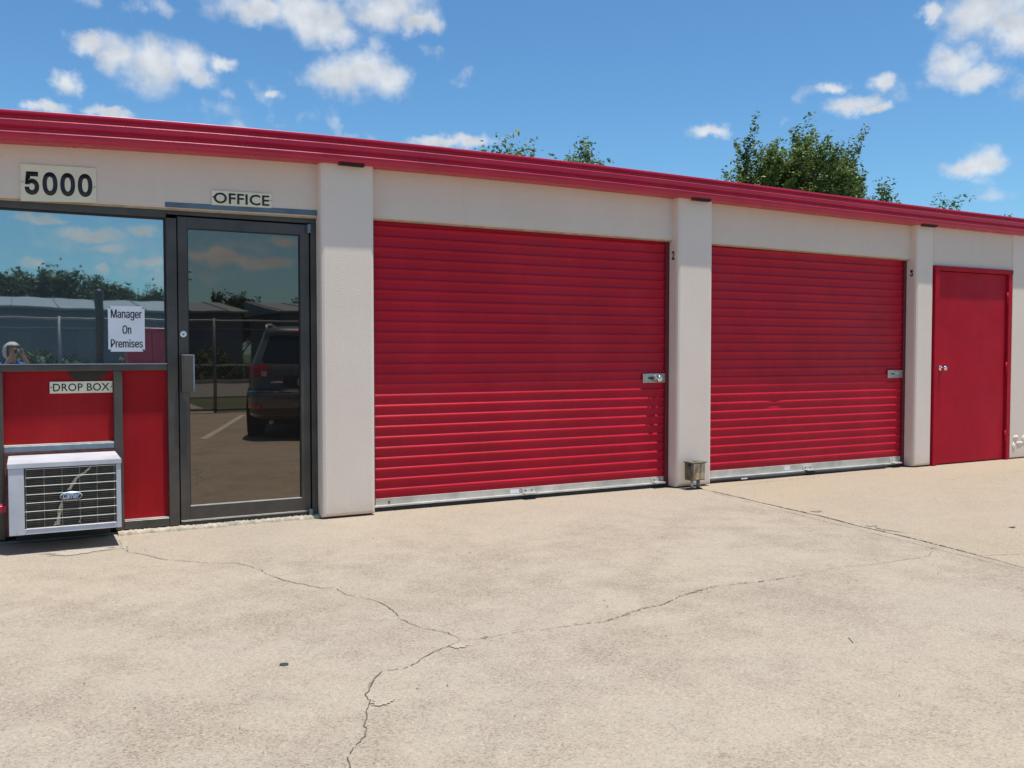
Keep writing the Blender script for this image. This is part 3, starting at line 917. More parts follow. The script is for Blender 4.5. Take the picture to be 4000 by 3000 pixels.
d2, put2 = roll_door(5.95, 8.885, 0.112, 2.45, (8.60, 8.845), (7.39, 8.73), dent=(6.92, 0.07, 7))
bm = bmesh.new()
add_tube(bm, [(5.96 + i * 0.2, 0.112 + 0.004 * math.sin(i * 1.3), 0.022 + 0.003 * math.sin(i)) for i in range(14)], 0.019, 8)
put2(mesh_obj('rubber_seal', bm, M['rubber'], smooth=True))
bm = bmesh.new()
add_box(bm, 7.06, 7.14, 0.1452, 0.1468, 0.065, 0.108)
put2(mesh_obj('sticker', bm, M['board_white']))
bm = bmesh.new()
add_box(bm, 6.42, 6.50, 0.090, 0.0935, 0.018, 0.030)
put2(mesh_obj('tape_scrap', bm, M['board_white']))

# ---------------------------------------------------------------- walk door
wd = empty('walk_door', (9.86, 0.02, 0), B)
def putw(o):
    o.parent = wd
    o.matrix_parent_inverse = Matrix.Translation(-Vector(wd.location))
    return o
bm = bmesh.new()
add_box(bm, 9.185, 9.262, -0.014, 0.10, 0.004, 2.235, 0.003)
add_box(bm, 10.515, 10.585, -0.014, 0.10, 0.004, 2.235, 0.003)
add_box(bm, 9.175, 10.590, -0.018, 0.10, 2.2352, 2.288, 0.003)
putw(mesh_obj('door_frame', bm, M['red_door']))
putw(box('door_leaf', 9.267, 10.510, 0.020, 0.065, 0.014, 2.229, M['red_door'], None, 0.002))
putw(box('door_gap', 9.258, 10.52, 0.070, 0.074, 0.004, 2.24, M['black_void'], None))
putw(lathe('knob', [(0.033, 0.019), (0.033, 0.012), (0.014, 0.008), (0.012, -0.022), (0.024, -0.030), (0.029, -0.044), (0.024, -0.056), (0.010, -0.060)], M['chrome'], axis='Y', loc=(9.335, 0, 1.120)))
for z in (1.955, 1.117, 0.294):
    putw(tube('hinge', [(10.514, 0.002, z - 0.065), (10.514, 0.002, z + 0.065)], 0.013, M['red_door']))
box('caulk_line', 10.5902, 10.5965, -0.003, 0.0, 0.02, 2.24, M['caulk_lit_edge'], B)
# plaster patch to its right
for i, (x, z, rx, rz) in enumerate([(10.72, 0.26, 0.05, 0.03), (10.80, 0.19, 0.08, 0.02), (10.88, 0.24, 0.05, 0.05), (10.68, 0.15, 0.03, 0.05)]):
    bm = bmesh.new()
    bmesh.ops.create_icosphere(bm, subdivisions=2, radius=1)
    rr = random.Random(i)
    for v in bm.verts:
        v.co = Vector((x + v.co.x * rx * rr.uniform(.8, 1.2), v.co.y * 0.008 * rr.uniform(.7, 1.4), z + v.co.z * rz * rr.uniform(.8, 1.2)))
    mesh_obj('plaster_patch', bm, M['stucco_pillar'], B, smooth=True)
pyd('paint_smear', [(10.90, -0.0025, 0.29), (10.95, -0.0025, 0.27), (10.96, -0.0025, 0.40), (10.92, -0.0025, 0.42)], [(0, 1, 2, 3)], M['red_dark'], B)

# ---------------------------------------------------------------- office front (storefront)
win = empty('office_window', (0.0, 0.1, 0), B)
def putn(o):
    o.parent = win
    o.matrix_parent_inverse = Matrix.Translation(-Vector(win.location))
    return o
FY0, FY1 = 0.122, 0.200
putn(box('window_frame', -1.45, 0.955, FY0, FY1, 2.286, 2.352, M['bronze'], None, 0.002))       # head
putn(box('window_sill', -1.45, 0.953, FY0 - 0.002, FY1, 1.176, 1.220, M['bronze'], None, 0.003))
putn(box('sill_flashing', -1.45, 0.951, 0.126, 0.156, 1.2205, 1.2265, M['galv'], None))
putn(box('mullion', 0.953, 1.026, FY0, FY1, 0.03, 2.2858, M['bronze'], None, 0.003))
putn(box('mullion', -0.160, -0.104, FY0, FY1, 0.03, 1.1758, M['bronze'], None, 0.003))
putn(box('mullion', 0.588, 0.646, FY0, FY1, 0.03, 1.1758, M['bronze'], None, 0.003))
putn(box('mullion', -1.449, -1.40, FY0, FY1, 0.03, 2.2858, M['bronze'], None, 0.003))
putn(box('bottom_rail', 0.646, 0.953, FY0, FY1, 0.030, 0.092, M['bronze'], None, 0.003))
putn(box('bottom_rail', -1.40, -0.160, FY0, FY1, 0.030, 0.092, M['bronze'], None, 0.003))
putn(box('rail_flashing', 0.650, 0.950, 0.126, 0.160, 0.0925, 0.099, M['galv'], None))
putn(box('window_glass', -1.40, 0.953, 0.158, 0.162, 1.2265, 2.286, M['window_glass'], None))
bm = bmesh.new()
add_box(bm, -1.40, 0.9525, 0.150, 0.1575, 2.270, 2.2855)
add_box(bm, 0.940, 0.9525, 0.150, 0.1575, 1.227, 2.2695)
putn(mesh_obj('window_gasket', bm, M['bronze_dark']))
bm = bmesh.new()
add_box(bm, -0.104, 0.588, 0.162, 0.170, 0.672, 1.1755)
putn(mesh_obj('red_panel', bm, M['red_panel']))
putn(box('red_panel', 0.646, 0.953, 0.162, 0.170, 0.099, 1.1755, M['red_panel'], None))
putn(box('red_panel', -1.40, -0.160, 0.162, 0.170, 0.093, 1.1755, M['red_panel'], None))
putn(box('cross_bar', -0.104, 0.588, 0.126, 0.160, 0.622, 0.664, M['grey_bar'], None, 0.003))
putn(box('bar_flashing', -0.104, 0.588, 0.130, 0.160, 0.6645, 0.672, M['galv_dirty'], None))
# drop slot: shallow dish with rounded ends
bm = bmesh.new()
pts = [(0.297, 1.1755), (0.553, 1.1755), (0.548, 1.150), (0.530, 1.128), (0.505, 1.115), (0.475, 1.110), (0.375, 1.110), (0.345, 1.115), (0.320, 1.128), (0.302, 1.150)]
f_ = [bm.verts.new((x, 0.1545, z)) for x, z in pts]
b__ = [bm.verts.new((x, 0.1612, z)) for x, z in pts]
bm.faces.new(f_)
for i in range(len(pts)):
    bm.faces.new((f_[i], b__[i], b__[(i + 1) % len(pts)], f_[(i + 1) % len(pts)]))
bmesh.ops.recalc_face_normals(bm, faces=bm.faces)
putn(mesh_obj('drop_slot', bm, simple('slot_brown', (0.035, 0.022, 0.012), 0.7)))
# below the cross bar: ragged board around the cooler
bm = bmesh.new()
add_box(bm, -0.104, 0.588, 0.118, 0.150, 0.585, 0.6215, 0.002)
r0 = random.Random(3)
for v in bm.verts:
    v.co.z += r0.uniform(-0.004, 0.004)
putn(mesh_obj('wood_trim', bm, M['wood_trim']))
putn(box('wood_trim', -0.104, -0.083, 0.10, 0.150, 0.05, 0.584, M['wood_trim'], None))
putn(box('shade_board', -0.104, 0.588, 0.165, 0.175, 0.02, 0.584, M['black_void'], None))  # near-black colour paints the shade behind and below the cooler

# mortar threshold under the storefront
def rough_strip(name, x0, x1, y0, y1, z0, z1, mat, parent, seed=0, n=60):
    rr = random.Random(seed)
    bm = bmesh.new()
    prev = None
    for i in range(n + 1):
        x = x0 + (x1 - x0) * i / n
        a = 0.7 * (a if i else 0) + rr.uniform(-0.012, 0.012)
        h = rr.uniform(-0.006, 0.004)
        cur = [bm.verts.new((x, y0 + a, z0)), bm.verts.new((x, y0 + a + 0.006, z1 + h - 0.008)), bm.verts.new((x, y0 + a + 0.022, z1 + h)), bm.verts.new((x, y1, z1))]
        if prev:
            for k in range(3):
                bm.faces.new((prev[k], prev[k + 1], cur[k + 1], cur[k]))
        prev = cur
    bmesh.ops.recalc_face_normals(bm, faces=bm.faces)
    return mesh_obj(name, bm, mat, parent, smooth=True)
rough_strip('threshold_mortar', 0.60, 2.066, 0.062, 0.175, 0.0, 0.026, M['mortar'], B, 4, 130)

od = empty('office_door', (1.5, 0.1, 0), B)
def putd(o):
    o.parent = od
    o.matrix_parent_inverse = Matrix.Translation(-Vector(od.location))
    return o
bm = bmesh.new()
add_box(bm, 0.955, 2.066, FY0, FY1, 2.312, 2.352, 0.002)
add_box(bm, 2.020, 2.066, FY0 - 0.004, FY1, 0.012, 2.3115, 0.002)
putd(mesh_obj('door_frame', bm, M['bronze']))
putd(box('door_stop', 1.026, 2.02, 0.176, 0.198, 2.29, 2.3115, M['black_void'], None))
bm = bmesh.new()   # the leaf: two stiles and two rails
add_box(bm, 1.034, 1.102, 0.130, 0.174, 0.045, 2.300, 0.002)
add_box(bm, 1.940, 2.010, 0.130, 0.174, 0.045, 2.300, 0.002)
add_box(bm, 1.1021, 1.9399, 0.131, 0.173, 2.220, 2.299, 0.001)
add_box(bm, 1.1021, 1.9399, 0.131, 0.173, 0.046, 0.160, 0.001)
putd(mesh_obj('door_leaf', bm, M['bronze']))
putd(box('glass_bead', 1.1025, 1.9395, 0.1305, 0.150, 0.1605, 0.167, M['galv'], None))
bm = bmesh.new()
add_box(bm, 1.1025, 1.108, 0.136, 0.150, 0.168, 2.2195)
add_box(bm, 1.934, 1.9395, 0.136, 0.150, 0.168, 2.2195)
add_box(bm, 1.109, 1.933, 0.136, 0.150, 2.213, 2.2195)
putd(mesh_obj('glass_gasket', bm, M['bronze_dark']))
putd(box('door_glass', 1.1025, 1.9395, 0.152, 0.156, 0.167, 2.2195, M['door_glass'], None))
putd(box('kick_strip', 1.036, 2.008, 0.120, 0.128, 0.020, 0.055, M['bronze_dark'], None, 0.002))
putd(box('sweep', 1.036, 2.008, 0.122, 0.131, 0.056, 0.062, M['galv_dirty'], None))
# pull handle: a folded channel standing off the stile
bm = bmesh.new()
add_box(bm, 1.044, 1.058, 0.070, 0.1298, 1.015, 1.285, 0.001)
add_box(bm, 1.058, 1.122, 0.068, 0.082, 1.015, 1.285, 0.001)
putd(mesh_obj('door_handle', bm, M['bronze']))
putd(box('handle_cap', 1.044, 1.122, 0.068, 0.086, 1.2852, 1.289, M['galv'], None))
putd(box('handle_edge', 1.1222, 1.134, 0.066, 0.084, 1.016, 1.287, M['grey_bar'], None, 0.001))
putd(lathe('key_cylinder', [(0.024, 0.130), (0.024, 0.120), (0.018, 0.116), (0.008, 0.116)], simple('white_steel', (0.75, 0.76, 0.78), 0.35, 0.3), axis='Y', loc=(1.066, 0, 1.441)))
putd(lathe('keyhole', [(0.006, 0.1158), (0.006, 0.1145)], M['ink'], axis='Y', loc=(1.066, 0, 1.437), n=10))
for z0, z1 in ((2.235, 2.302), (0.018, 0.075)):
    putd(box('pivot_hinge', 1.992, 2.016, 0.090, 0.129, z0, z1, M['grey_bar'], None, 0.004))

# ---------------------------------------------------------------- signs
def sign_screws(t, xs, z, y):
    for x in xs:
        lathe('screw', [(0.006, y), (0.006, y - 0.002), (0.003, y - 0.004)], M['steel'], t, n=8, axis='Y', loc=(x, 0, z))
t = tag(empty('house_number_sign'), 'cream board with house number 5000 above the office window', 'sign')
bd = pyd('board', [(0.024, 0.077, 2.328), (0.490, 0.077, 2.350), (0.493, 0.077, 2.590), (0.027, 0.077, 2.577), (0.024, 0.084, 2.328), (0.490, 0.084, 2.350), (0.493, 0.084, 2.590), (0.027, 0.084, 2.577)],
         [(0, 1, 2, 3), (4, 7, 6, 5), (0, 4, 5, 1), (3, 2, 6, 7), (0, 3, 7, 4), (1, 5, 6, 2)], M['board'], t)
o = lettering('lettering', '5000', 0.050, 0.468, 2.379, 2.538, 0.077, M['ink'], t, bold=0.030, spacing=1.08)
for v in o.data.vertices:
    v.co.z += (v.co.x - 0.26) * 0.035
sign_screws(t, (0.037, 0.481), 2.457, 0.077)
t = tag(empty('office_sign'), 'small cream board reading OFFICE above the glass door', 'sign')
pyd('board', [(1.269, 0.076, 2.394), (1.710, 0.076, 2.402), (1.711, 0.076, 2.510), (1.270, 0.076, 2.502), (1.269, 0.082, 2.394), (1.710, 0.082, 2.402), (1.711, 0.082, 2.510), (1.270, 0.082, 2.502)],
    [(0, 1, 2, 3), (4, 7, 6, 5), (0, 4, 5, 1), (3, 2, 6, 7), (0, 3, 7, 4), (1, 5, 6, 2)], M['board'], t)
o = lettering('lettering', 'OFFICE', 1.284, 1.692, 2.411, 2.491, 0.076, M['ink'], t, bold=0.018, spacing=1.04)
for v in o.data.vertices:
    v.co.z += (v.co.x - 1.49) * 0.016
lathe('screw', [(0.006, 0.076), (0.006, 0.073)], M['ink'], t, n=8, axis='Y', loc=(1.281, 0, 2.452))
sign_screws(t, (1.702,), 2.457, 0.076)
t = tag(empty('drop_box_sign'), 'narrow cream board reading DROP BOX on the red panel', 'sign')
box('board', 0.181, 0.583, 0.150, 0.1572, 1.020, 1.102, M['board'], t, 0.001)
lettering('lettering', 'DROP BOX', 0.202, 0.562, 1.034, 1.088, 0.150, M['ink'], t, bold=0.008, spacing=1.04)
sign_screws(t, (0.192, 0.573), 1.061, 0.150)
t = tag(empty('manager_sign'), 'white plate reading Manager On Premises fixed to the office window', 'sign')
bm = bmesh.new()
add_box(bm, 0.560, 0.804, 0.1515, 0.1565, 1.311, 1.638)
es = [e for e in bm.edges if abs(e.verts[0].co.y - e.verts[1].co.y) > 0.001]
bmesh.ops.bevel(bm, geom=es, offset=0.014, segments=4, affect='EDGES')
mesh_obj('board', bm, M['board_white'], t)
for body, x0, x1, z0, z1 in (('Manager', 0.580, 0.783, 1.535, 1.612), ('On', 0.655, 0.711, 1.438, 1.500), ('Premises', 0.577, 0.788, 1.340, 1.400)):
    # heavy condensed lettering: the strokes are widened sideways
    for k_, dx in enumerate((-0.0010, 0.0004, 0.0018)):
        lettering('lettering', body, x0 + dx, x1 + dx, z0, z1, 0.1515, M['ink'], t, bold=0.0, depth=0.0010 + 0.0003 * k_)
for x in (0.573, 0.791):
    for z in (1.325, 1.624):
        lathe('screw', [(0.004, 0.1515), (0.004, 0.1495)], M['ink'], t, n=8, axis='Y', loc=(x, 0, z))

# ---------------------------------------------------------------- window air conditioner
ac = tag(empty('air_conditioner', (0.255, -0.1, 0.12)), 'pale grey window air conditioner jutting from the wall below the drop box', 'air conditioner')
def puta(o, par=None):
    o.parent = par or ac
    o.matrix_parent_inverse = Matrix.Translation(-Vector(ac.location))
    return o
X0, X1, Z0, Z1, YF = -0.078, 0.590, 0.126, 0.590, -0.300
bm = bmesh.new()
add_box(bm, X0, X1, YF + 0.03, 0.16, Z0 + 0.002, Z1 - 0.022)          # sleeve
puta(mesh_obj('case', bm, M['ac_case']))
bm = bmesh.new()   # front frame around the grille
gx0, gx1, gz0, gz1 = 0.012, 0.560, 0.163, 0.556
add_box(bm, X0, gx0, YF, YF + 0.0299, Z0, Z1 - 0.0305, 0.003)
add_box(bm, gx1, X1, YF, YF + 0.0299, Z0, Z1 - 0.0305, 0.003)
add_box(bm, gx0 + 0.0004, gx1 - 0.0004, YF + 0.001, YF + 0.0299, Z0 + 0.001, gz0, 0.002)
puta(mesh_obj('front_frame', bm, M['ac_case']))
bm = bmesh.new()   # cover with folded front lip
vs = [(X0 - 0.004, YF - 0.006, Z1 - 0.031), (X1 + 0.004, YF - 0.006, Z1 - 0.031), (X1 + 0.004, YF - 0.006, Z1), (X0 - 0.004, YF - 0.006, Z1), (X0 + 0.0, 0.10, Z1 + 0.014), (X1, 0.10, Z1 + 0.014), (X0, 0.10, Z1 - 0.02), (X1, 0.10, Z1 - 0.02)]
V = [bm.verts.new(v) for v in vs]
for f in ((0, 1, 2, 3), (3, 2, 5, 4), (0, 3, 4, 6), (1, 7, 5, 2), (0, 6, 7, 1), (4, 5, 7, 6)):
    bm.faces.new([V[i] for i in f])
bmesh.ops.recalc_face_normals(bm, faces=bm.faces)
bmesh.ops.bevel(bm, geom=bm.edges[:], offset=0.0025, segments=2, affect='EDGES')
puta(mesh_obj('top_cover', bm, M['ac_case']))
puta(box('coil', gx0, gx1, YF + 0.034 - 0.006, YF + 0.033, gz0, gz1, simple('coil_dark', (0.075, 0.066, 0.052), 0.6, 0.3, 0.3, 25), None))
bm = bmesh.new()   # horizontal louvre fins
for k in range(30):
    z = gz0 + 0.008 + k * 0.0130
    add_box(bm, gx0 + 0.002, gx1 - 0.002, YF + 0.019, YF + 0.026, z, z + 0.0035)
stuff(puta(mesh_obj('fins', bm, simple('fins', (0.12, 0.108, 0.085), 0.5, 0.4, 0.35, 18))))
gr = puta(mesh_obj('guard_backing', (lambda b: (add_box(b, gx0 + .001, gx0 + .006, YF + 0.004, YF + 0.012, gz0, gz1), b)[1])(bmesh.new()), M['bronze_dark']))
for k in range(8):
    z = gz0 + 0.003 + k * (gz1 - gz0 - 0.008) / 7
    xa = gx0 + (0.003 if k % 3 == 2 else 0.010)
    puta(tube('guard_wire', [(xa, YF - 0.001, z), (gx1 - 0.004 + (0.006 if k % 3 == 2 else 0), YF - 0.001, z)], 0.0021, M['wire'], None, 6))
for k in range(6):
    x = gx0 + 0.010 + k * (gx1 - gx0 - 0.022) / 5
    puta(tube('guard_wire', [(x, YF + 0.003, gz0 + 0.002), (x, YF + 0.003, gz1 - 0.003)], 0.0017, M['wire_dull'], None, 6))
# crushed pale coil fins
def fin_strip(pts, w, seed):
    rr = random.Random(seed)
    bm = bmesh.new()
    prev = None
    p = wander(pts, 0.0012, 0.012, seed)
    for i, (x, z) in enumerate(p):
        ww = w * rr.uniform(0.6, 1.2) * min(1, (i + 2) / 5)
        y = YF + 0.0165 + rr.uniform(-0.0015, 0.0015)
        cur = (bm.verts.new((x - ww / 2, y, z)), bm.verts.new((x, y - 0.003, z + rr.uniform(-.002, .002))), bm.verts.new((x + ww / 2, y, z)))
        if prev:
            bm.faces.new((prev[0], prev[1], cur[1], cur[0]))
            bm.faces.new((prev[1], prev[2], cur[2], cur[1]))
        prev = cur
    bmesh.ops.recalc_face_normals(bm, faces=bm.faces)
    return mesh_obj('bent_fins', bm, M['fin_pale'])
puta(fin_strip([(0.405, 0.545), (0.385, 0.525), (0.355, 0.500), (0.325, 0.480), (0.310, 0.460), (0.290, 0.430), (0.272, 0.400)], 0.028, 1))
puta(fin_strip([(0.228, 0.335), (0.222, 0.290), (0.215, 0.250), (0.212, 0.215), (0.205, 0.175)], 0.026, 2))
puta(fin_strip([(0.195, 0.200), (0.188, 0.185), (0.185, 0.170)], 0.018, 4))
puta(fin_strip([(0.350, 0.225), (0.338, 0.200), (0.330, 0.180)], 0.012, 5))
# oval badge
badge = puta(lathe('badge', [(0.0665, -0.004), (0.0665, 0.0), (0.060, 0.0002)], M['wire'], None, 40, 'Y', (0, 0, 0)))
for v in badge.data.vertices:
    v.co = Vector((0.285 + v.co.x, YF - 0.006 + v.co.y, 0.362 + v.co.z * 0.44))
b2 = puta(lathe('badge_field', [(0.0635, 0.0), (0.0635, -0.001)], M['logo_blue'], None, 40, 'Y', (0, 0, 0)))
for v in b2.data.vertices:
    v.co = Vector((0.285 + v.co.x, YF - 0.0108 + v.co.y, 0.362 + v.co.z * 0.415))
puta(lettering('lettering', 'Carrier', 0.237, 0.333, 0.346, 0.381, YF - 0.0119, M['wire'], None, bold=0.0, shear=0.35, depth=0.0006))
puta(box('seam', X0 + 0.045, X0 + 0.0465, YF - 0.0012, YF + 0.0, Z0 + 0.004, Z0 + 0.035, M['steel'], None))
# support under the sleeve, coloured dark to stand in for the shade there
puta(box('shaded_support', -0.04, 0.55, 0.09, 0.155, 0.02, 0.127, simple('shadow_block', (0.05, 0.045, 0.04), 0.9), None, 0.003))
tag(box('red_bracket', -0.16, -0.092, -0.13, -0.03, 0.255, 0.300, M['red_fascia'], None, 0.003), 'small bright red metal piece left of the air conditioner', 'bracket')

# ---------------------------------------------------------------- box on conduits before the second pillar
bx = tag(empty('conduit_box', (5.66, -0.1, 0)), 'small weathered bronze box with rusty face on two stub conduits', 'electrical box')
def putb(o):
    o.parent = bx
    o.matrix_parent_inverse = Matrix.Translation(-Vector(bx.location))
    return o
bm = bmesh.new()
add_box(bm, 5.582, 5.745, -0.155, -0.050, 0.088, 0.252, 0.004)
putb(mesh_obj('body', bm, M['box_bronze']))
putb(box('face_plate', 5.604, 5.738, -0.159, -0.1552, 0.098, 0.248, M['rust_face'], None, 0.001))
putb(box('lid', 5.570, 5.757, -0.172, -0.042, 0.2525, 0.266, M['box_bronze'], None, 0.004))
putb(lathe('lid_cap', [(0.022, 0.266), (0.020, 0.271), (0.008, 0.273)], M['box_bronze'], None, 16, 'Z', (5.655, -0.11, 0)))
putb(tube('hinge_pin', [(5.562, -0.14, 0.240), (5.580, -0.14, 0.240)], 0.014, M['black_void']))
putb(tube('conduit', [(5.628, -0.105, 0.0), (5.628, -0.105, 0.090)], 0.013, M['galv']))
putb(tube('conduit', [(5.702, -0.105, 0.0), (5.702, -0.105, 0.090)], 0.017, M['grey_bar']))
putb(box('foot_collar', 5.59, 5.73, -0.135, -0.075, 0.001, 0.012, M['bronze_dark'], None, 0.003))

# ================================================================= BEHIND THE CAMERA (seen in the office glass)
struct(box('driveway', -18, 3.75, -21.2, -13.1, -0.088, -0.004, M['kerb'], None))
struct(box('road', -150, 200, -33.0, -21.2, -0.088, -0.055, M['asphalt'], None))
k_ = tag(box('kerb', -150, 200, -33.25, -33.0, -0.088, 0.09, M['kerb'], None), 'pale concrete kerb along the far side of the road', 'kerb')
k_['kind'] = 'structure'
# parking stripe
for (a, b_) in (((2.40, -7.0), (4.03, -11.9)), ((5.35, -6.6), (6.98, -11.5)), ((-0.9, -7.4), (0.73, -12.3))):
    dx, dy = b_[0] - a[0], b_[1] - a[1]
    L = math.hypot(dx, dy)
    nx, ny = -dy / L * .055, dx / L * .055
    pyd('parking_line', [(a[0] + nx, a[1] + ny, .004), (b_[0] + nx, b_[1] + ny, .004), (b_[0] - nx, b_[1] - ny, .004), (a[0] - nx, a[1] - ny, .004)], [(0, 3, 2, 1)] if nx * 0 else [(0, 1, 2, 3)], M['white_line'], lot)

# chain link fence
fn = tag(empty('chain_link_fence', (3.7, -13.15, 0)), 'dark chain link fence with top rail reflected in the office door', 'fence')
def putf(o):
    o.parent = fn
    o.matrix_parent_inverse = Matrix.Translation(-Vector(fn.location))
    return o
for x in (-8.3, -5.3, -2.3, 0.7, 3.7, 6.7, 9.7, 12.7, 15.7):
    putf(tube('fence_post', [(x, -13.2, -0.08), (x, -13.2, 2.02)], 0.035, M['fence']))
putf(tube('top_rail', [(-8.3, -13.2, 1.97), (15.7, -13.2, 1.97)], 0.022, M['fence']))
putf(tube('mid_rail', [(-8.3, -13.2, 1.79), (15.7, -13.2, 1.79)], 0.016, M['fence']))
putf(tube('bottom_rail', [(-8.3, -13.2, 0.06), (15.7, -13.2, 0.06)], 0.03, M['fence']))
bm = bmesh.new()
H = 1.9
x = -8.3 - H
while x < 15.7:
    for s in (1, -1):
        a = [x, 0.06]
        b_ = [x + H, 0.06 + H]
        if a[0] < -8.3:
            a = [-8.3, 0.06 + (-8.3 - x)]
        if b_[0] > 15.7:
            b_ = [15.7, 0.06 + (15.7 - x)]
        if b_[0] > a[0]:
            if s == 1:
                p, q = (a[0], -13.2, a[1]), (b_[0], -13.2, b_[1])
            else:
                p, q = (a[0], -13.205, 0.06 + H - (a[1] - 0.06)), (b_[0], -13.205, 0.06 + H - (b_[1] - 0.06))
            add_tube(bm, [p, q], 0.0028, 3, False)
    x += 0.085
stuff(putf(mesh_obj('wire_mesh', bm, M['fence'])))
tag(tube('gate_post', [(1.43, -13.0, 0), (1.43, -13.0, 2.50), (1.43, -13.0, 2.54), (1.43, -13.0, 2.57)], [0.085, 0.085, 0.075, 0.03], M['bronze_dark'], None, 16), 'thick dark gate post with rounded cap reflected in the office window', 'post')

rc = tag(empty('metal_cabinet', (2.3, -12.0, 0)), 'tall red metal cabinet reflected in the lower right of the office window', 'cabinet')
def putr(o):
    o.parent = rc
    o.matrix_parent_inverse = Matrix.Translation(-Vector(rc.location))
    return o
RC = simple('red_cabinet', (0.42, 0.02, 0.06), 0.4)
putr(box('body', 1.85, 2.72, -12.5, -11.9, 0.10, 1.72, RC, None, 0.01))
putr(box('top', 1.82, 2.75, -12.53, -11.86, 1.722, 1.76, RC, None, 0.008))
for x0, x1 in ((1.88, 2.275), (2.295, 2.69)):
    putr(box('door', x0, x1, -11.898, -11.875, 0.14, 1.68, RC, None, 0.005))
    putr(box('handle', (2.235 if x0 < 2 else 2.31), (2.255 if x0 < 2 else 2.33), -11.874, -11.84, 0.85, 1.0, M['steel'], None, 0.004))
putr(box('plinth', 1.88, 2.69, -12.45, -11.93, 0.0, 0.10, M['bronze_dark'], None))

# far storage sheds
def shed(x0, x1, y, h, label):
    t = tag(empty('storage_shed', ((x0 + x1) / 2, y, 0)), label, 'shed', 'storage sheds beyond the road')
    off = Matrix.Translation(-Vector(t.location))
    def pt(o):
        o.parent = t
        o.matrix_parent_inverse = off
    pt(box('wall', x0, x1, y - 9, y, -0.05, h, M['shed_wall'], None))
    bm = bmesh.new()
    V = [bm.verts.new(v) for v in [(x0 - .3, y + .4, h), (x1 + .3, y + .4, h), (x1 + .3, y + .4, h + .12), (x0 - .3, y + .4, h + .12), (x0 - .3, y - 9.4, h + 1.15), (x1 + .3, y - 9.4, h + 1.15), (x0 - .3, y - 9.4, h), (x1 + .3, y - 9.4, h)]]
    for f in ((0, 1, 2, 3), (3, 2, 5, 4), (0, 3, 4, 6), (1, 7, 5, 2), (0, 6, 7, 1), (4, 5, 7, 6)):
        bm.faces.new([V[i] for i in f])
    bmesh.ops.recalc_face_normals(bm, faces=bm.faces)
    pt(mesh_obj('roof', bm, M['shed_roof']))
    bm = bmesh.new()
    x = x0
    while x < x1:
        add_box(bm, x, x + .05, y - 9.3, y + .39, h + .12, h + .17)
        for v in bm.verts[-8:]:
            v.co.z += (y + .4 - v.co.y) / 9.8 * 1.03
        x += 2.4
    bm.verts.ensure_lookup_table()
    stuff_o = mesh_obj('roof_seams', bm, M['shed_wall'])
    stuff_o['kind'] = 'stuff'
    pt(stuff_o)
    x = x0 + 1.0
    while x + 2.4 < x1:
        pt(box('shed_door', x, x + 2.4, y + 0.01, y + 0.05, 0, h * 0.72, M['shed_door'], None))
        x += 3.6
bmesh_ok = True
def shed_safe(*a):
    shed(*a)
def _fix(bm):
    bm.verts.ensure_lookup_table()
_old_add_box = add_box
def add_box(bm, *a, **k):
    _old_add_box(bm, *a, **k)
    bm.verts.ensure_lookup_table()
shed(-22.0, 12.6, -52.6, 3.72, 'long dark storage shed with pale roof reflected in the office glass')
shed(15.0, 46.0, -52.6, 3.80, 'second pale roofed storage shed, beyond a gap from the long shed')
tag(box('low_wall', -60, 80, -46.2, -45.9, -0.05, 0.34, M['kerb'], None), 'low pale wall between the road verge and the far sheds', 'wall')
tag(tube('guard_pipe', [(-30, -38.6, 0.62), (50, -38.6, 0.62)], 0.06, M['shed_roof'], None, 6), 'pale horizontal pipe rail beyond the road', 'pipe rail')

up = tag(empty('utility_pole', (22.3, -143, 0)), 'tall thin utility pole with crossarms reflected in the office door', 'utility pole')
o = tube('pole', [(0, 0, -0.1), (0, 0, 14.2)], [0.22, 0.13], M['wood_pole'], up)
for z in (13.6, 12.4):
    box('crossarm', -1.5, 1.5, -0.08, 0.08, z, z + 0.18, M['wood_pole'], up)

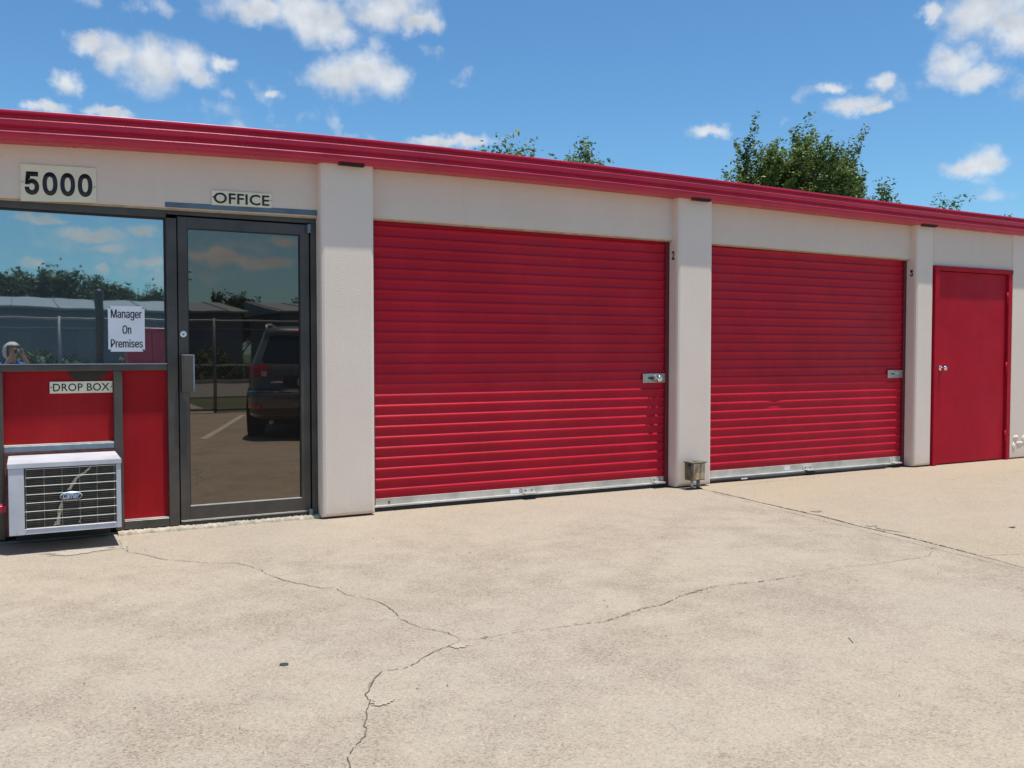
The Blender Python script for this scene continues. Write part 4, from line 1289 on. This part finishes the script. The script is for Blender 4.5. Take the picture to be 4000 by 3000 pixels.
# ================================================================= TREES
def gen_tree(h, spread, seed, n_limb=7, levels=4, leaf=0.10, per=26, droop=0.0, trunk_h=0.25, lean=(0, 0), density=1.0, sub=(3, 5)):
    rr = random.Random(seed)
    segs, leaves = [], []
    def grow(p, d, L, r, lvl):
        n = 4
        pts = [p]
        for i in range(n):
            d = (d + Vector((rr.gauss(0, .14), rr.gauss(0, .14), rr.gauss(0, .10) + (0.10 if lvl < 3 else 0.02)))).normalized()
            p = p + d * (L / n)
            pts.append(p)
        segs.append((pts, r, lvl))
        if lvl >= levels - 1:
            m = int(per * density)
            for i in range(m):
                t = rr.uniform(0.05, 1.12)
                k = min(n - 1, int(t * n))
                q = pts[k].lerp(pts[k + 1], min(1.2, t * n - k))
                q = q + Vector((rr.gauss(0, 1), rr.gauss(0, 1), rr.gauss(0, 0.8))) * (leaf * 1.15)
                leaves.append(q)
        if lvl < levels:
            m = rr.randint(*sub)
            for i in range(m):
                t = rr.uniform(0.30, 1.0)
                k = min(n - 1, int(t * n))
                q = pts[k].lerp(pts[k + 1], t * n - k)
                a = Vector((rr.gauss(0, 1), rr.gauss(0, 1), rr.gauss(0.15, 0.6)))
                nd = (d * 0.85 + a.normalized() * 0.85 + Vector((lean[0], lean[1], 0)) * 0.3).normalized()
                grow(q, nd, L * rr.uniform(0.45, 0.72), r * 0.55, lvl + 1)
    th = h * trunk_h
    tr = [Vector((0, 0, -0.1)), Vector((rr.gauss(0, .05), rr.gauss(0, .05), th * .5)), Vector((rr.gauss(0, .1), rr.gauss(0, .1), th))]
    segs.append((tr, h * 0.022, 0))
    for i in range(n_limb):
        a = 2 * math.pi * (i + rr.random() * .6) / n_limb
        tilt = rr.uniform(0.15, 1.0)
        d = Vector((math.cos(a) * tilt * spread / (h * 0.5), math.sin(a) * tilt * spread / (h * 0.5), 1.0)).normalized()
        grow(tr[-1] - Vector((0, 0, th * rr.uniform(0, .3))), d, (h - th) * rr.uniform(0.42, 0.62), h * 0.012, 1)
    return segs, leaves

def build_tree(name, loc, h, spread, seed, label, group, mat='leaf', leaf=0.10, squash=None, rotz=0.0, **kw):
    segs, leaves = gen_tree(h, spread, seed, leaf=leaf, **kw)
    A = np.array([q[:] for q in leaves])
    f = h / np.percentile(A[:, 2], 99.8)
    cxy = A[:, :2].mean(0) * f
    rad = np.percentile(np.hypot(*(A[:, :2] * f - cxy).T), 92)
    g_ = spread / rad
    def fit(p):
        w = min(1.0, max(0.0, p.z * f / (h * 0.3)))
        x_, y_ = (p.x * f - cxy[0] * w) * (1 + (g_ - 1) * w), (p.y * f - cxy[1] * w) * (1 + (g_ - 1) * w)
        r_ = math.hypot(x_, y_)
        if r_ > spread * 0.9:
            k_ = (spread * 0.9 + (r_ - spread * 0.9) * 0.4) / r_
            x_, y_ = x_ * k_, y_ * k_
        return Vector((x_, y_, p.z * f))
    t = tag(empty(name, loc), label, 'tree', group)
    t.rotation_euler.z = rotz
    bm = bmesh.new()
    for pts, r, lvl in segs:
        if lvl <= 3:
            m_ = len(pts)
            add_tube(bm, [fit(p) for p in pts], [max(0.008, r * (1 - 0.5 * i / (m_ - 1))) for i in range(m_)], 6 if lvl < 2 else 4, False)
    mesh_obj('trunk', bm, M['bark'], t)
    rr = np.random.RandomState(seed)
    L = np.array([fit(q)[:] for q in leaves])
    n = len(L)
    # each leaf: a bent four-sided blade
    d = rr.normal(size=(n, 3)) + np.array([-0.2, -0.1, -0.15])
    d[:, 2] *= 0.6
    d /= np.linalg.norm(d, axis=1)[:, None]
    e = rr.normal(size=(n, 3))
    e[:, 2] *= 0.6
    e -= (e * d).sum(1)[:, None] * d
    e /= np.linalg.norm(e, axis=1)[:, None]
    nn_ = np.cross(d, e)
    s = leaf * rr.uniform(0.6, 1.25, n)[:, None]
    v0 = L - d * s * .75
    v1 = L + e * s * .33 + nn_ * s * .08
    v2 = L + d * s * .75
    v3 = L - e * s * .33 + nn_ * s * .08
    V = np.stack([v0, v1, v2, v3], 1).reshape(-1, 3)
    me = bpy.data.meshes.new('crown')
    me.vertices.add(n * 4)
    me.vertices.foreach_set('co', V.ravel())
    me.loops.add(n * 4)
    me.loops.foreach_set('vertex_index', np.arange(n * 4))
    me.polygons.add(n)
    me.polygons.foreach_set('loop_start', np.arange(0, n * 4, 4))
    me.polygons.foreach_set('loop_total', np.full(n, 4))
    me.update(calc_edges=True)
    me.materials.append(M[mat])
    o = bpy.data.objects.new('crown', me)
    link(o, t)
    return t

GB = 'trees behind the storage building'
build_tree('broadleaf_tree', (27.6, 20.0, 0), 9.8, 2.55, 5, 'large dense green tree rising tallest above the red eave', GB, leaf=0.12, per=66, n_limb=13, sub=(4, 5))
build_tree('broadleaf_tree', (31.3, 21.5, 0), 9.5, 0.95, 12, 'narrower green tree against the right side of the tallest tree', GB, leaf=0.12, per=34, n_limb=8, sub=(4, 5))
build_tree('broadleaf_tree', (36.4, 23.5, 0), 9.15, 2.1, 21, 'small rounded tree top just right of the tallest tree', GB, leaf=0.14, per=36, n_limb=8, sub=(3, 5))
build_tree('broadleaf_tree', (54.2, 33.0, 0), 11.15, 3.6, 31, 'light green low tree top farthest right above the eave', GB, mat='leaf_light', leaf=0.17, per=44, n_limb=8, sub=(4, 5))
build_tree('broadleaf_tree', (12.2, 17.0, 0), 7.40, 1.8, 41, 'leafy twig tips peeping over the middle of the eave, left clump', GB, leaf=0.11, per=46, n_limb=9, sub=(3, 5))
build_tree('broadleaf_tree', (14.9, 17.0, 0), 7.5, 1.9, 52, 'leafy twig tips peeping over the eave, right of the left clump', GB, leaf=0.11, per=46, n_limb=9, sub=(3, 5))
build_tree('broadleaf_tree', (20.3, 17.5, 0), 7.45, 1.9, 63, 'sparse twig tips barely showing over the eave beside the tallest tree', GB, leaf=0.11, per=22, n_limb=7, sub=(3, 4))

GF = 'trees beyond the far sheds'
rt = random.Random(9)
far = [(-18, 7.0), (-12, 7.4), (-6, 7.2), (-3.0, 7.8), (0.2, 6.9), (2.6, 7.5), (4.9, 7.2), (6.9, 6.8), (9.4, 6.2), (16.8, 6.3), (22.5, 5.6), (27.5, 5.2), (33, 5.6), (40, 6.0)]
ORD = ['first', 'second', 'third', 'fourth', 'fifth', 'sixth', 'seventh', 'eighth', 'ninth', 'tenth', 'eleventh', 'twelfth', 'thirteenth', 'last']
protos = []
for i, (x, h) in enumerate(far):
    y = -72 + rt.uniform(-3, 3)
    if i < 3:
        t = build_tree('far_tree', (x, y, 0), h, 3.0, 70 + i, 'x', GF, mat='leaf_far', leaf=0.22, per=46, n_limb=9, trunk_h=0.12, sub=(3, 5))
        protos.append((t, h))
    else:
        src, hs = protos[i % 3]
        t = src.copy()
        C.objects.link(t)
        t.location = (x, y, 0)
        t.rotation_euler.z = rt.uniform(0, 6.28)
        k = h / hs
        t.scale = (k * (1.1 if i < 7 else 0.85), k * (1.1 if i < 7 else 0.85), k)
        for ch in list(src.children):
            c = ch.copy()
            C.objects.link(c)
            c.parent = t
    t['label'] = ORD[i] + ' dark tree from the left in the row reflected above the far sheds'
# rough undergrowth on the bank beyond the road
rs = np.random.RandomState(4)
n = 26000
P_ = np.stack([rs.uniform(-20, 42, n), -41.5 + rs.normal(0, 1.3, n), np.zeros(n)], 1)
hh = 0.75 + 0.5 * np.sin(P_[:, 0] * 1.3) * np.sin(P_[:, 0] * 0.37 + 1) + 0.25 * np.sin(P_[:, 0] * 3.1)
P_[:, 2] = rs.uniform(0, 1, n) ** 0.7 * np.clip(hh, 0.25, 1.5)
D_ = rs.normal(size=(n, 2, 3)) * 0.11
VV = np.stack([P_ - D_[:, 0], P_ + D_[:, 1], P_ + D_[:, 0], P_ - D_[:, 1]], 1).reshape(-1, 3)
me = bpy.data.meshes.new('undergrowth')
me.vertices.add(n * 4)
me.vertices.foreach_set('co', VV.ravel())
me.loops.add(n * 4)
me.loops.foreach_set('vertex_index', np.arange(n * 4))
me.polygons.add(n)
me.polygons.foreach_set('loop_start', np.arange(0, n * 4, 4))
me.polygons.foreach_set('loop_total', np.full(n, 4))
me.update(calc_edges=True)
me.materials.append(M['leaf_far'])
o = link(bpy.data.objects.new('undergrowth', me))
stuff(o, 'rough dark undergrowth along the bank beyond the road')
o['category'] = 'undergrowth'

# ================================================================= PARKED CAR (reflected in the office door)
car = tag(empty('parked_car', (3.76, -6.12, 0)), 'grey sport utility vehicle parked tail first, reflected in the glass door', 'car')
car.rotation_euler.z = R(19)
LEV = [  # z, half width, y rear, y front
    (0.30, 0.84, -0.10, -4.50), (0.36, 0.92, -0.02, -4.60), (0.50, 0.935, 0.02, -4.64), (0.62, 0.94, 0.03, -4.65), (0.70, 0.94, 0.02, -4.63), (0.73, 0.93, -0.05, -4.60), (0.85, 0.94, -0.07, -4.56),
    (0.98, 0.935, -0.09, -4.45), (1.06, 0.92, -0.11, -3.9), (1.12, 0.895, -0.14, -3.35), (1.20, 0.865, -0.20, -3.20), (1.35, 0.81, -0.31, -2.95), (1.50, 0.755, -0.42, -2.68), (1.60, 0.715, -0.42, -2.50), (1.66, 0.66, -0.47, -2.3), (1.69, 0.55, -0.62, -2.1), (1.70, 0.35, -0.8, -1.9)]
def lev(z):
    for a, b_ in zip(LEV, LEV[1:]):
        if a[0] <= z <= b_[0]:
            f = (z - a[0]) / (b_[0] - a[0])
            return [a[i] + (b_[i] - a[i]) * f for i in (1, 2, 3)]
    return LEV[-1][1:]
EXP = 0.34
def surf(z, a, grow=0.0):
    w, yr, yf = lev(z)
    c, s = math.cos(a), math.sin(a)
    yc, Lh = (yr + yf) / 2, (yr - yf) / 2
    ex = 0.22
    return Vector(((w + grow) * math.copysign(abs(c) ** EXP, c), yc + (Lh + grow) * math.copysign(abs(s) ** ex, s), z))
NA = 72
angs = []
for k in range(NA):
    angs.append(2 * math.pi * k / NA)
zs = sorted(set([l[0] for l in LEV] + [0.43, 0.56, 0.79, 0.92, 1.02, 1.28, 1.43, 1.55, 1.63]))
bm = bmesh.new()
rings = [[bm.verts.new(surf(z, a)) for a in angs] for z in zs]
for r0_, r1_ in zip(rings, rings[1:]):
    for k in range(NA):
        bm.faces.new((r0_[k], r0_[(k + 1) % NA], r1_[(k + 1) % NA], r1_[k]))
bm.faces.new(rings[-1])
bm.faces.new(rings[0][::-1])
body = mesh_obj('body', bm, M['car_paint'], car, smooth=True)
def rear_patch(name, x0, x1, z0, z1, mat, parent, grow=0.006, nx=14, nz=8, shape=None):
    bm = bmesh.new()
    grid = []
    for j in range(nz + 1):
        z = z0 + (z1 - z0) * j / nz
        row = []
        for i in range(nx + 1):
            x = x0 + (x1 - x0) * i / nx
            if shape:
                x = shape(x, z)
            w, yr, yf = lev(z)
            u = max(-0.999, min(0.999, x / w))
            c = math.copysign(abs(u) ** (1 / EXP), u)
            a = math.acos(c)
            row.append(bm.verts.new(surf(z, a, grow)))
        grid.append(row)
    for j in range(nz):
        for i in range(nx):
            bm.faces.new((grid[j][i], grid[j][i + 1], grid[j + 1][i + 1], grid[j + 1][i]))
    bmesh.ops.recalc_face_normals(bm, faces=bm.faces)
    return mesh_obj(name, bm, mat, parent, smooth=True)
rear_patch('rear_window', -0.70, 0.70, 1.14, 1.555, M['car_glass'], car, 0.008, shape=lambda x, z: x * (1.0 - 0.32 * max(0, z - 1.14) / 0.42 * 0.55) * (0.93 if z < 1.18 else 1))
for s in (-1, 1):
    rear_patch('tail_light', s * 0.58, s * 0.925, 0.93, 1.10, M['tail_red'], car, 0.010, shape=lambda x, z: x)
    rear_patch('reverse_light', s * 0.60, s * 0.68, 0.95, 1.02, M['lens_clear'], car, 0.014, nx=3, nz=2)
    rear_patch('reflector', s * 0.68, s * 0.88, 0.47, 0.54, M['tail_red'], car, 0.010, nx=5, nz=2)
    tube('roof_rail', [(s * 0.64, -0.52, 1.64), (s * 0.655, -0.60, 1.705), (s * 0.66, -1.3, 1.735), (s * 0.65, -2.2, 1.70), (s * 0.64, -2.35, 1.64)], 0.02, M['galv'], car)
    # side glass
    bm = bmesh.new()
    for (ya, yb) in ((-0.75, -1.45), (-1.52, -2.35), (-2.42, -3.0)):
        q = []
        for (y, z) in ((ya, 1.10), (yb, 1.10), (min(ya, max(yb, yb + (0.28 if yb < -2.9 else 0))), 1.50), (ya, 1.50)):
            w, yr, yf = lev(z)
            q.append(bm.verts.new((s * (w * 0.995 + 0.004), y, z)))
        bm.faces.new(q if s > 0 else q[::-1])
    mesh_obj('side_window', bm, M['car_glass'], car)
    box('mirror', s * 1.0 - 0.09, s * 1.0 + 0.09, -3.02, -2.92, 1.08, 1.22, M['car_paint'], car, 0.02, 2)
    rear_patch_front = box('headlight', s * 0.62 - 0.15, s * 0.62 + 0.15, -4.62, -4.40, 0.78, 0.92, M['lens_clear'], car, 0.03, 2)
rear_patch('bumper_trim', -0.93, 0.93, 0.705, 0.725, M['chrome'], car, 0.012, nx=30, nz=1)
rear_patch('bumper_valance', -0.93, 0.93, 0.33, 0.47, M['car_trim'], car, 0.010, nx=30, nz=2)
rear_patch('licence_plate', -0.31 + 0.15, 0.16, 0.80, 0.92, M['plate'], car, 0.014, nx=2, nz=2)
rear_patch('plate_recess', -0.36, 0.36, 0.775, 0.955, M['car_trim'], car, 0.006, nx=6, nz=2)
box('tailgate_handle', -0.55, -0.38, -0.085, -0.055, 0.835, 0.865, M['chrome'], car, 0.006)
rear_patch('brake_light', -0.22, 0.22, 1.605, 1.63, M['tail_red'], car, 0.012, nx=6, nz=1)
bm = bmesh.new()
V = [bm.verts.new(v) for v in [(-0.78, -2.92, 1.13), (0.78, -2.92, 1.13), (0.66, -2.45, 1.60), (-0.66, -2.45, 1.60)]]
for v in V:
    v.co.y -= 0.42 if v.co.z < 1.3 else 0.12
bm.faces.new(V)
mesh_obj('windscreen', bm, M['car_glass'], car)
for s in (-1, 1):
    for y in (-0.98, -3.68):
        w_ = lathe('wheel', [(0.20, -0.10), (0.33, -0.105), (0.362, -0.08), (0.362, 0.08), (0.33, 0.105), (0.20, 0.10)], M['tyre'], car, 28, 'X', (s * 0.85, y, 0.355))
        lathe('rim', [(0.05, -0.02), (0.20, -0.02), (0.225, 0.0), (0.225, 0.03)] if s < 0 else [(0.225, -0.03), (0.225, 0.0), (0.20, 0.02), (0.05, 0.02)], M['galv'], w_, 20, 'X', (s * 0.955, y, 0.355))
        lathe('wheel_arch', [(0.405, -0.02), (0.405, 0.0), (0.36, 0.0)], M['tyre'], car, 28, 'X', (s * 0.938, y, 0.37))
box('underbody', -0.75, 0.75, -4.3, -0.25, 0.22, 0.31, M['tyre'], car)
tube('exhaust', [(-0.55, -0.6, 0.26), (-0.55, -0.05, 0.26)], 0.03, M['galv'], car)

# ================================================================= PHOTOGRAPHER (reflected in the office window)
ps = tag(empty('person', (-0.09, -7.22, 0)), 'grey haired person in blue holding up a camera, reflected in the office window', 'person')
def skin_obj(name, joints, edges, mat, parent, sub=2, root=0):
    """joints: list of ((x,y,z),(rx,ry))"""
    me = bpy.data.meshes.new(name)
    me.from_pydata([j[0] for j in joints], edges, [])
    me.update()
    me.materials.append(mat)
    o = bpy.data.objects.new(name, me)
    link(o, parent)
    o.modifiers.new('skin', 'SKIN').use_smooth_shade = True
    for i, j in enumerate(joints):
        d = me.skin_vertices[0].data[i]
        d.radius = j[1]
        d.use_root = (i == root)
    m = o.modifiers.new('sub', 'SUBSURF')
    m.levels = m.render_levels = sub
    return o
ang = -0.4908
ca, sa = math.cos(ang), math.sin(ang)
def rot(x, y, z):  # person local: +y forward
    return (x * ca - y * sa, x * sa + y * ca, z)
J, E_ = [], []
def j(x, y, z, r, r2=None, par=None):
    J.append((rot(x, y, z), (r, r2 or r)))
    if par is not None:
        E_.append((par, len(J) - 1))
    return len(J) - 1
pel = j(0, -0.03, 0.76, 0.13, 0.10)
wai = j(0, -0.03, 0.90, 0.115, 0.09, pel)
che = j(0, -0.03, 1.04, 0.13, 0.095, wai)
nb = j(0, -0.02, 1.15, 0.06, 0.055, che)
nk = j(0, 0.0, 1.20, 0.045, 0.045, nb)
hd0 = j(0, 0.02, 1.265, 0.068, 0.075, nk)
hd1 = j(0, 0.015, 1.345, 0.072, 0.085, hd0)
hd2 = j(0, 0.0, 1.40, 0.05, 0.06, hd1)
CAMP = Vector((0.09, 0.22, 1.315))   # render camera relative to this figure (world axes)
f2 = Vector((math.sin(0.4908), math.cos(0.4908), 0))
r2_ = Vector((f2.y, -f2.x, 0))
cb = CAMP - f2 * 0.035
def loc_(v):
    # world offset -> person local
    return (v.x * ca + v.y * sa, -v.x * sa + v.y * ca, v.z)
hands = []
for s in (-1, 1):
    sh = j(s * 0.155, -0.03, 1.115, 0.05, 0.05, che)
    el_ = j(s * 0.235, 0.10, 0.985, 0.036, 0.036, sh)
    wc = cb + r2_ * (s * 0.075) - f2 * 0.015 + Vector((0, 0, -0.035))
    wl = loc_(wc)
    wr = j(wl[0], wl[1], wl[2] - 0.03, 0.024, 0.024, el_)
    pa = j(wl[0] - s * 0.005, wl[1], wl[2] + 0.01, 0.026, 0.020, wr)
    for fi in range(4):
        c0 = cb + r2_ * (s * 0.058) + f2 * (0.008 - 0.008 * fi) + Vector((0, 0, -0.005 + 0.011 * (3 - fi)))
        c1 = c0 - r2_ * (s * 0.028) + f2 * 0.012 + Vector((0, 0, 0.004))
        a = loc_(c0)
        b_ = loc_(c1)
        k1 = j(a[0], a[1], a[2], 0.0085, 0.0085, pa)
        k2 = j(b_[0], b_[1], b_[2], 0.0075, 0.0075, k1)
    th_ = cb + r2_ * (s * 0.050) - f2 * 0.025 + Vector((0, 0, -0.022))
    a = loc_(th_)
    j(a[0], a[1], a[2], 0.010, 0.010, pa)
    hp = j(s * 0.085, -0.03, 0.68, 0.085, 0.085, pel)
    kn = j(s * 0.095, 0.01, 0.38, 0.055, 0.055, hp)
    an = j(s * 0.10, -0.03, 0.075, 0.034, 0.036, kn)
    toe = j(s * 0.11, 0.10, 0.035, 0.032, 0.028, an)
skin_obj('body', J, E_, M['skin'], ps)
def nose():
    bm = bmesh.new()
    bmesh.ops.create_cone(bm, segments=8, radius1=0.014, radius2=0.005, depth=0.035, cap_ends=True)
    for v in bm.verts:
        p = v.co.copy()
        v.co = Vector(rot(p.x, 0.093 + p.z * -0.3 + (0.008 if p.z < 0 else 0), 1.30 + p.z))
    return mesh_obj('nose', bm, M['skin'], ps, smooth=True)
nose()
for s in (-1, 1):
    bm = bmesh.new()
    bmesh.ops.create_uvsphere(bm, u_segments=10, v_segments=8, radius=0.012)
    for v in bm.verts:
        v.co = Vector(rot(v.co.x + s * 0.032, v.co.y + 0.078, v.co.z + 1.325))
    mesh_obj('eye', bm, M['ink'], ps, smooth=True)
# shirt
J, E_ = [], []
a0 = j(0, -0.03, 0.74, 0.15, 0.115)
a1 = j(0, -0.03, 0.90, 0.135, 0.108, a0)
a2 = j(0, -0.03, 1.04, 0.148, 0.112, a1)
a3 = j(0, -0.02, 1.145, 0.075, 0.065, a2)
for s in (-1, 1):
    b0 = j(s * 0.155, -0.03, 1.110, 0.062, 0.062, a2)
    j(s * 0.205, 0.045, 1.035, 0.055, 0.055, b0)
skin_obj('shirt', J, E_, M['shirt'], ps)
J, E_ = [], []
a0 = j(0, -0.03, 0.77, 0.145, 0.112)
for s in (-1, 1):
    b0 = j(s * 0.085, -0.03, 0.66, 0.098, 0.098, a0)
    b1 = j(s * 0.095, 0.01, 0.38, 0.072, 0.072, b0)
    j(s * 0.10, -0.03, 0.09, 0.062, 0.062, b1)
skin_obj('trousers', J, E_, M['trouser'], ps)
for s in (-1, 1):
    J, E_ = [], []
    a0 = j(s * 0.10, -0.06, 0.045, 0.042, 0.040)
    a1 = j(s * 0.11, 0.04, 0.040, 0.042, 0.036, a0)
    j(s * 0.113, 0.13, 0.032, 0.036, 0.028, a1)
    skin_obj('shoe', J, E_, M['shoe'], ps)
# hair: bob around the skull, open at the face
bm = bmesh.new()
bmesh.ops.create_uvsphere(bm, u_segments=28, v_segments=20, radius=1)
rr = random.Random(2)
dele = []
for v in bm.verts:
    p = v.co
    if p.y > 0.45 and p.z < 0.45:
        dele.append(v)
for v in bm.verts:
    p = v.co.copy()
    k = 1 + rr.uniform(-0.06, 0.06) + (0.10 if p.z < -0.1 else 0)
    zz = 1.340 + p.z * (0.10 if p.z > 0 else 0.165)
    v.co = Vector(rot(p.x * 0.098 * k, -0.005 + p.y * 0.108 * k, zz))
bmesh.ops.delete(bm, geom=dele, context='VERTS')
hair = mesh_obj('hair', bm, M['hair'], ps, smooth=True)
so = hair.modifiers.new('sol', 'SOLIDIFY')
so.thickness = 0.006
so.offset = 1
# the little camera in the hands (its lens ends just behind the viewpoint)
cm = tag(empty('compact_camera', (0, -7.0, 1.315)), 'small black camera held up by the person reflected in the window', 'camera')
cm.rotation_euler.z = ang
box('body', -0.048, 0.048, -0.050, -0.026, -0.031, 0.031, M['black_plastic'], cm, 0.004, 2)
lathe('lens', [(0.026, -0.026), (0.026, -0.014), (0.022, -0.012), (0.006, -0.0115)], M['steel'], cm, 24, 'Y')
lathe('shutter_button', [(0.007, 0.031), (0.007, 0.034)], M['steel'], cm, 12, 'Z', (0.028, -0.038, 0))
